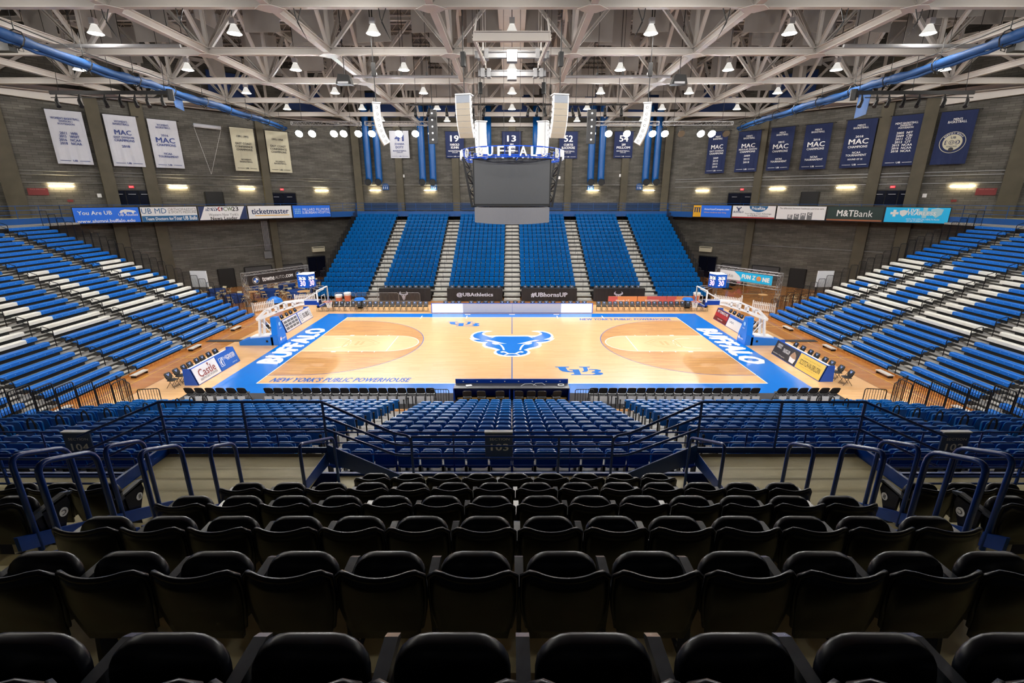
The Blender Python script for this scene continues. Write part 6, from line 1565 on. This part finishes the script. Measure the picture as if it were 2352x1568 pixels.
    MB().ex([(ce[0] - sx * .008, ce[1] - .11, ce[2] + .03), (ce[0] - sx * .008, ce[1] + .11, ce[2] + .05), (ce[0] - sx * .008, ce[1], ce[2] + .12)], (-sx * .002, 0, 0)).build('red_segment', mat('logo_red', hexc(220, 60, 50), .4), t)
    MB().lathe([(0, 0), (.14, 0), (.14, .006), (0, .006)], (X(16.42), 0, 1.45), 16, 'X').build('round_logo', mat('pale_blue_mark', hexc(160, 205, 245), .4), t)
    MB().bb(*sorted((X(17.1), X(17.25))), -.56, -.55, .25, .4).build('wheel_cover', BLK, t)
# ---- black draped press tables at the foot of the far stand
DRP = mat('black_table_drape', hexc(34, 32, 36), .7, var=.12, scale=4, bump=.15); EMW = mat('pale_silver_emblem', hexc(205, 212, 235), .5)
for i, (x0, x1, txt) in enumerate(((-13.3, -8.2, None), (-6.5, -.95, '@UBAthletics'), (.95, 6.5, '#UBhornsUP'), (8.2, 13.3, None))):
    lab = 'black draped press table with a pale bull head, %s of centre' % ('left' if x0 < 0 else 'right') if txt is None else 'black draped press table with a pale social tag, %s of centre' % ('left' if x0 < 0 else 'right')
    t = thing('press_table', lab, 'table', ((x0 + x1) / 2, 14.4, 0))
    m_ = MB(); n = 40; F = []; k_ = 0
    for q in range(n + 1):
        x = x0 + (x1 - x0) * q / n; yy = 14.25 + .012 * math.sin(q * 1.9); F += [(x, yy, 0.0), (x, yy, 1.27)]
    m_.add(F, [(2 * q, 2 * q + 2, 2 * q + 3, 2 * q + 1) for q in range(n)]); m_.bb(x0, x1, 14.26, 14.29, 0, 1.26); m_.build('front_drape', DRP, t)
    MB().bb(x0, x1, 14.25, 14.8, 1.27, 1.3).build('table_top', PADK, t)
    for x in (x0 + .05, x1 - .05): MB().bb(x - .03, x + .03, 14.32, 14.8, 0, 1.27).build('end_panel', DRP, t)
    if txt: lettering(t, EMW, [(txt, ((x0 + x1) / 2, 14.225, .66), (1, 0, 0), (0, 0, 1), .5, (x1 - x0) * .66, .045)])
    else: bull_face(t, ((x0 + x1) / 2 - .1, 14.225, .58), (1, 0, 0), 1.15, EMW, DRP)
    tag(MB().bb(x0 + .1, x1 - .1, 14.85, 16.04, 0.002, .56).build('press_riser', DARKG), 'low dark riser behind the %s press table from the left' % ORD[i], 'platform')
    for q in range(8):
        chair(1, x0 + .4 + (x1 - x0 - .8) * q / 7, 15.2, .57, R(180), 'black crested chair %s from left behind the %s press table' % (ORD[q], ORD[i]), 'chairs behind the press tables')
# ---- silver crowd barriers, far left, and the coloured boards, far right
for i, x0 in enumerate((-17.4, -15.3, -13.2, -11.1)):
    t = thing('crowd_barrier', 'silver crowd barrier before the far stand, %s from the left' % ORD[i], 'barrier', (x0 + 1, 13.3, FZ * 0))
    mb = bar_panel(MB(), (x0, 13.3, .15), (x0 + 2.05, 13.3, .15), .92, 16, r_=.016, drop=.1, arch=.14); mb.build('frame', GALV, t)
    MB().bb(x0 + .1, x0 + .16, 13.0, 13.6, 0, .05).bb(x0 + 1.9, x0 + 1.96, 13.0, 13.6, 0, .05).build('feet', GALV, t)
ORG = mat('board_orange', hexc(232, 150, 96), .45); PNK = mat('board_rose', hexc(206, 96, 96), .45)
for i, (x0, x1, m, txt) in enumerate(((9.35, 12.15, ORG, 'March 17'), (12.2, 15.0, PNK, 'POSTSEASON'), (15.05, 17.9, ORG, 'TICKETS ON SALE NOW'))):
    t = thing('floor_board', '%s board on the floor before the far stand, %s from the left' % (('orange', 'rose', 'orange')[i], ORD[i]), 'advertising board', ((x0 + x1) / 2, 12.75, 0))
    MB().bb(x0, x1, 12.72, 12.8, 0.03, .82).build('board', m, t); MB().bb(x0, x0 + .9, 12.71, 12.72, .03, .82).build('side_band', PNK if m is ORG else ORG, t)
    MB().bb(x0 + .1, x0 + .2, 12.8, 13.1, 0.0, .05).bb(x1 - .2, x1 - .1, 12.8, 13.1, 0.0, .05).build('feet', STEELK, t)
    lettering(t, INKW, [(txt, ((x0 + x1) / 2, 12.7, .42), (1, 0, 0), (0, 0, 1), .16, 1.3, .03)])
# bench row, far left, the giant cups and a blue bin
CUP = mat('cup_white', hexc(238, 236, 232), .4); CUPR = mat('cup_red_band', hexc(206, 110, 80), .5)
for sx, spots in ((-1, ((-16.6, .78, 1.0), (-15.75, .85, 1.2))), (1, ((17.7, .85, 1.2),))):
    for i, (x, r_, h_) in enumerate(spots):
        t = thing('giant_cup', 'giant white cup with a red band, %s' % ('small one far left' if (sx < 0 and i == 0) else 'tall one far left' if sx < 0 else 'beside the far right goal'), 'giant cup', (x, 12.2, FZ))
        MB().bb(x - .3, x + .3, 11.9, 12.5, FZ, .35).build('stand', WHT, t)
        MB().lathe([(.0, .35), (.24, .35), (.33, h_), (0, h_)], (x, 12.2, 0), 16).build('cup', CUP, t, smooth=False); MB().lathe([(.265, .5), (.315, h_ - .15)], (x, 12.2, 0), 16).build('red_band', CUPR, t)
        MB().lathe([(.35, h_), (.36, h_ + .05), (.3, h_ + .12), (0, h_ + .12)], (x, 12.2, 0), 16).build('lid', WHT, t)
for sx in (-1, 1):
    x = sx * 14.3 if sx < 0 else 16.5
    t = thing('folding_umbrella' if 0 else 'court_bin', 'blue topped bin behind the far %s chairs' % ('left' if sx < 0 else 'right'), 'bin', (x, 11.2, FZ))
    MB().lathe([(0, FZ), (.26, FZ), (.3, .8), (0, .8)], (x, 11.2, 0), 12).build('body', BLK, t); MB().lathe([(.55, .8), (.42, .98), (.2, 1.02), (0, 1.02)], (x, 11.2, 0), 10).build('lid', GB, t)
# ---- gates of silver truss with banners
def gate(sx, label):
    A = Vector((sx * 21.65, 17.4, 0)); Bp = Vector((sx * 25.25, 11.9, 0)); t = thing('truss_gate', label, 'gate', (A + Bp) / 2)
    for nm, p in (('post', A), ('post', Bp)):
        box_truss('', '', p + Vector((0, 0, 0.0)), p + Vector((0, 0, 3.2)), .3, GALV, t)
        MB().box((p.x, p.y, .02), (.5, .5, .03)).build('base_plate', GALV, t)
    for z in (3.05, 1.72): box_truss('', '', A + Vector((0, 0, z)), Bp + Vector((0, 0, z)), .26, GALV, t, bays=16)
    return t, A, Bp
t, A, Bp = gate(-1, 'silver truss gate with a black banner between two round emblems')
u = (A - Bp).normalized(); nn = Vector((u.y, -u.x, 0)); L = (A - Bp).length; c_ = (A + Bp) / 2 + Vector((0, 0, 2.39)) + nn * .1; up = Vector((0, 0, 1))
K = lambda x, y, k_=.01: c_ + u * (x * L / 2) + up * (y * .5) + nn * k_
MB().ex([K(-.9, -.95, 0), K(.9, -.95, 0), K(.9, .95, 0), K(-.9, .95, 0)], nn * .008).build('banner_cloth', mat('black_banner', hexc(34, 28, 28), .5), t)
lettering(t, INKW, [('towne', K(-.3, 0), u, up, .42, L * .19, .03), ('.COM', K(.36, 0), u, up, .32, L * .13, .05)]); lettering(t, mat('thin_grey_ink', hexc(190, 190, 190), .5), [('AUTO', K(.06, 0), u, up, .32, L * .15, -.01)])
for x in (-.68, .68):
    for r_, m, k_ in ((.36, GALV, .012), (.31, BLK, .018), (.24, WHT, .024)): MB().ex([K(x, 0, k_) + u * (r_ * math.cos(R(a))) + up * (r_ * math.sin(R(a))) for a in range(0, 360, 18)], nn * .004).build('roundel', m, t)
    for a0 in (90, 270): MB().ex([K(x, 0, .03)] + [K(x, 0, .03) + u * (.24 * math.cos(R(a0 + q))) + up * (.24 * math.sin(R(a0 + q))) for q in range(0, 91, 15)], nn * .003).build('roundel_quarter', ABLU, t)
t, A, Bp = gate(1, 'silver truss gate with a white and sky blue FUN ZONE banner')
u = (Bp - A).normalized(); nn = Vector((u.y, -u.x, 0)); c_ = (A + Bp) / 2 + Vector((0, 0, 2.39)) + nn * .1
K = lambda x, y, k_=.01: c_ + u * (x * L / 2) + up * (y * .5) + nn * k_
MB().ex([K(-.88, -.9, 0), K(.8, -.9, 0), K(.8, .9, 0), K(-.88, .9, 0)], nn * .008).build('banner_cloth', APAL, t)
MB().ex([K(-.4, .9), K(.8, .9), K(.8, -.9), K(-.18, -.9), K(-.16, -.4), K(-.22, .1), K(-.32, .5)], nn * .004).build('blue_field', AT, t)
lettering(t, AGR, [('EduKids', K(-.56, -.1), u, up, .3, L * .14, .0)]); lettering(t, INKW, [('FUN Z', K(.08, .05, .02), u, up, .44, L * .22, .08), ('NE', K(.62, -.05, .02), u, up, .44, L * .11, .08)])
MB().ex([K(.4, 0, .02) + u * (.24 * math.cos(R(a))) + up * (.24 * math.sin(R(a))) for a in range(0, 360, 18)], nn * .006).build('basketball_picture', mat('ball_orange', hexc(232, 150, 84), .5), t)
MB().ex([K(-.78, .1, .014), K(-.68, .2, .014), K(-.68, -.4, .014), K(-.78, -.5, .014)], nn * .004).build('book_emblem', ABLU, t)
# ---- white picket fences
def picket(label, a, b):
    a = Vector((*a, 0)); b = Vector((*b, 0)); t = thing('picket_fence', label, 'fence', (a + b) / 2); d = (b - a); L = d.length; d.normalize(); n = int(L / .15); ang = math.atan2(d.y, d.x)
    for i in range(n + 1):
        p = a + d * (L * i / n); q = Vector((-d.y, d.x, 0)) * .012
        MB().ex([p + d * x - q + Vector((0, 0, z)) for x, z in ((-.045, .06), (.045, .06), (.045, .82), (0, .9), (-.045, .82))], q * 2).build('picket', WHT, t)
    for z in (.2, .65): MB().box(((a.x + b.x) / 2, (a.y + b.y) / 2, z), (L, .03, .08), rz=ang).build('rail', WHT, t)
    for p in (a, b): MB().box((p.x, p.y, .47), (.1, .1, .94), rz=ang).build('post', WHT, t)
picket('white picket fence section near the left bleachers', (-23.4, 9.3), (-22.3, 10.9)); picket('white picket fence section before the black banner gate', (-21.3, 13.2), (-19.8, 14.2))
picket('white picket fence section left of the FUN ZONE opening', (19.95, 13.3), (21.6, 11.6)); picket('white picket fence section beside the right bleachers', (22.3, 10.45), (23.6, 9.1)); picket('short white picket gate standing open before FUN ZONE', (21.85, 11.75), (22.25, 12.6))
# ---- the left lounge: round tables under blue cloths with cream chairs
CRM = mat('cream_chair_metal', hexc(222, 208, 170), .4); CLO = mat('royal_blue_cloth', hexc(6, 62, 140), .6, var=.08, bump=.1, scale=3)
def cream_chair():
    t = thing('cream_folding_chair', 'x', 'chair', (0, 0, 0))
    lay = [[(a, -.2 + yy - .1 * (b / .2), .74 + b) for a, b in rrect(.44, .2, .06, 2)] for yy in (0, .02)]; loft(MB(), lay).build('backrest', CRM, t)
    MB().bb(-.21, .21, -.18, .2, .42, .445).build('seat', CRM, t)
    for s in (-1, 1):
        MB().tube([(s * .2, .22, 0), (s * .2, 0, .43), (s * .2, -.25, .84)], .014, 4).build('leg', CRM, t); MB().tube([(s * .18, -.24, 0), (s * .18, .06, .42)], .014, 4).build('leg', CRM, t)
    return t
cc = cream_chair(); fc = [True]
def cchair(x, y, rz, label, group):
    if fc[0]: o = cc; fc[0] = False
    else: o = dup(cc)
    o.location = (x, y, .001); o.rotation_euler = (0, 0, rz); o['label'] = label; o['group'] = group
def round_table(x, y, where, n=6, r_=.85, a0=0):
    t = thing('round_table', 'round table under a royal blue cloth, %s' % where, 'table', (x, y, 0))
    m_ = MB(); k_ = 32; vs = []
    for rr2, z in ((.0, .75), (r_, .75), (r_ + .02, .70), (r_ + .04, .02)):
        for i in range(k_): a = R(360 * i / k_); w2 = rr2 * (1 + (.045 * math.sin(i * 2.4) if z < .5 else 0)); vs.append((x + w2 * math.cos(a), y + w2 * math.sin(a), z))
    m_.add(vs, [(q * k_ + i, q * k_ + (i + 1) % k_, (q + 1) * k_ + (i + 1) % k_, (q + 1) * k_ + i) for q in range(3) for i in range(k_)]); m_.build('tablecloth', CLO, t)
    for i in range(n):
        a = R(360 * i / n + a0); cx_, cy_ = x + (r_ + .32) * math.cos(a), y + (r_ + .32) * math.sin(a)
        cchair(cx_, cy_, a + R(90), 'cream chair, %s around the blue table %s' % (ORD[i], where), 'cream chairs in the left lounge')
for x, y, wh, a0 in ((-25.5, 16.7, 'second from the front left', 30), (-22.6, 16.4, 'nearest the gate', 20), (-28.4, 19.9, 'at the back left', 10), (-25.3, 20.2, 'in the middle', 50), (-22.7, 22.2, 'at the back middle', 0), (-22.2, 19.2, 'at the far right of the lounge', 15), (-27.6, 13.9, 'just behind the left fence', 40), (-30.4, 13.6, 'nearest the left bleachers', 5), (-31.2, 16.8, 'below the left doorway', 25)):
    round_table(x, y, wh, 6, a0=a0)
for i, (px, py, w_) in enumerate(((581, 670, .5), (698, 669, .6))):
    p = P(px, py, Z=1.0); t = thing('standing_table', 'tall cream disc table in the left lounge, %s' % ('left one', 'right one')[i], 'table', (p.x, p.y, 0))
    MB().lathe([(0, 1.0), (w_, 1.0), (w_, 1.04), (0, 1.04)], (p.x, p.y, 0), 20).build('table_top', WTOP, t); MB().tube([(p.x, p.y, .02), (p.x, p.y, 1.0)], .03, 6).build('stem', STEELK, t); MB().lathe([(.3, 0), (.28, .03), (0, .05)], (p.x, p.y, 0), 14).build('base', STEELK, t)
p = P(631, 692, Z=.5); t = thing('equipment_cart', 'black cart under a blue cover in the left lounge', 'cart', (p.x, p.y, 0))
MB().bb(p.x - .8, p.x + .8, p.y - .3, p.y + .3, .3, .45).build('tray', BLK, t); MB().lathe([(.75, .45), (.6, .75), (.25, .95), (0, .95)], (p.x, p.y, 0), 10).build('cover', GB, t)
for a in (-.7, .7):
    for b in (-.25, .25): MB().tube([(p.x + a, p.y + b, 0), (p.x + a, p.y + b, .3)], .03, 5).build('leg', BLK, t)
# ---- right zone
p = P(1753, 677, Z=1.0); t = thing('standing_table', 'tall cream disc table standing alone in the FUN ZONE', 'table', (p.x, p.y, 0))
MB().lathe([(0, 1.0), (.42, 1.0), (.42, 1.04), (0, 1.04)], (p.x, p.y, 0), 20).build('table_top', WTOP, t); MB().tube([(p.x, p.y, .02), (p.x, p.y, 1.0)], .025, 6).build('stem', GALV, t); MB().lathe([(.3, 0), (.28, .03), (0, .05)], (p.x, p.y, 0), 14).build('base', STEELK, t)
p = P(1671, 663, Z=0); t = thing('padded_post', 'blue padded post on a round black foot', 'post', p); MB().lathe([(0, 0), (.55, 0), (.5, .1), (0, .12)], p, 18).build('foot', BLK, t); MB().tube([p + Vector((0, 0, .1)), p + Vector((0, 0, 1.9))], .14, 12).build('post', GB, t)
p = P(1684, 655, Z=0); t = thing('toy_truck', 'pink and black toy truck behind the padded post', 'toy car', p); PK = mat('toy_pink', hexc(216, 92, 132), .4)
MB().ex([(p.x + a, p.y - .5, b) for a, b in ((-.7, .35), (1.6, .35), (1.7, .8), (1.0, .9), (.6, 1.4), (-.5, 1.4), (-.7, .9))], (0, 1.0, 0)).build('body', PK, t)
for a in (-.3, 1.1): MB().lathe([(0, -.65), (.4, -.65), (.4, -.45), (0, -.45)], (p.x + a, p.y, .4), 14, 'Y').build('wheel', BLK, t)
MB().bb(p.x + .1, p.x + .6, p.y - .52, p.y - .5, .95, 1.3).build('side_window', BLK, t)
p = P(1724, 673, Z=0); t = thing('bungee_frame', 'wooden slatted sling swing in a pipe frame', 'play frame', p)
for s in (-1, 1): MB().tube([p + Vector((s * 1.05, -.5, .0)), p + Vector((s * .7, .5, 1.9)), p + Vector((s * .9, 1.4, 0))], .04, 5).build('frame_leg', mat('worn_pipe', hexc(150, 132, 108), .5), t)
MB().tube([p + Vector((-1.05, -.5, .02)), p + Vector((1.05, -.5, .02))], .035, 5).build('floor_bar', MATS['worn_pipe'], t); MB().tube([p + Vector((-.7, .5, 1.9)), p + Vector((.7, .5, 1.9))], .035, 5).build('top_bar', MATS['worn_pipe'], t)
for q in range(9): MB().beam(p + Vector((-.55 + q * .138, -.2, .95 - .12 * math.sin(q / 8 * 3.14))), p + Vector((-.45 + q * .11, .5, 1.85)), .05, .02).build('slat', mat('sling_wood', hexc(190, 158, 110), .5), t)
MB().box((p.x, p.y - .3, .9), (1.4, .5, .1)).build('sling_seat', mat('sling_grey', hexc(120, 112, 104), .6), t)
random.seed(11)
for i in range(10):
    x = 26.6 + (i % 5) * .9 + random.uniform(-.1, .1); y = 12.6 + (i // 5) * 1.5 + random.uniform(-.1, .1)
    cchair(x, y, random.uniform(0, 6.28), 'cream folding chair behind the right bars, %s of the loose cluster' % ORD[i], 'cream chairs in the right corner')
for sx in (-1, 1):
    s_ = 'left' if sx < 0 else 'right'
    mb = bar_panel(MB(), (sx * 24.2, 9.4, 0), (sx * 26.6, 10.6, 0), 1.5, 14)
    tag(mb.build('guard_panel', STEELK), 'black barred guard on the floor beyond the %s bleachers, inner one' % s_, 'guard rail')
    mb = bar_panel(MB(), (sx * 26.8, 10.7, 0), (sx * 31.5, 12.2, 0), 1.5, 24)
    tag(mb.build('guard_panel', STEELK), 'black barred guard on the floor beyond the %s bleachers, outer one' % s_, 'guard rail')
    a = P(443, 659, Y=8.4); b = P(473, 622, Y=8.4)
    t = thing('white_partition', 'white board leaning behind the bars at the end of the %s bleachers' % s_, 'board', (sx * abs(a.x), 8.4, 0))
    MB().bb(*sorted((sx * abs(a.x), sx * abs(b.x))), 8.4, 8.45, a.z, b.z).build('board', WHT, t)
    MB().bb(*sorted((sx * (abs(a.x) - .05), sx * (abs(a.x) - .1))), 8.4, 8.45, 0, a.z).build('leg', STEELK, t); MB().bb(*sorted((sx * (abs(b.x) + .1), sx * (abs(b.x) + .05))), 8.4, 8.45, 0, a.z).build('leg', STEELK, t)
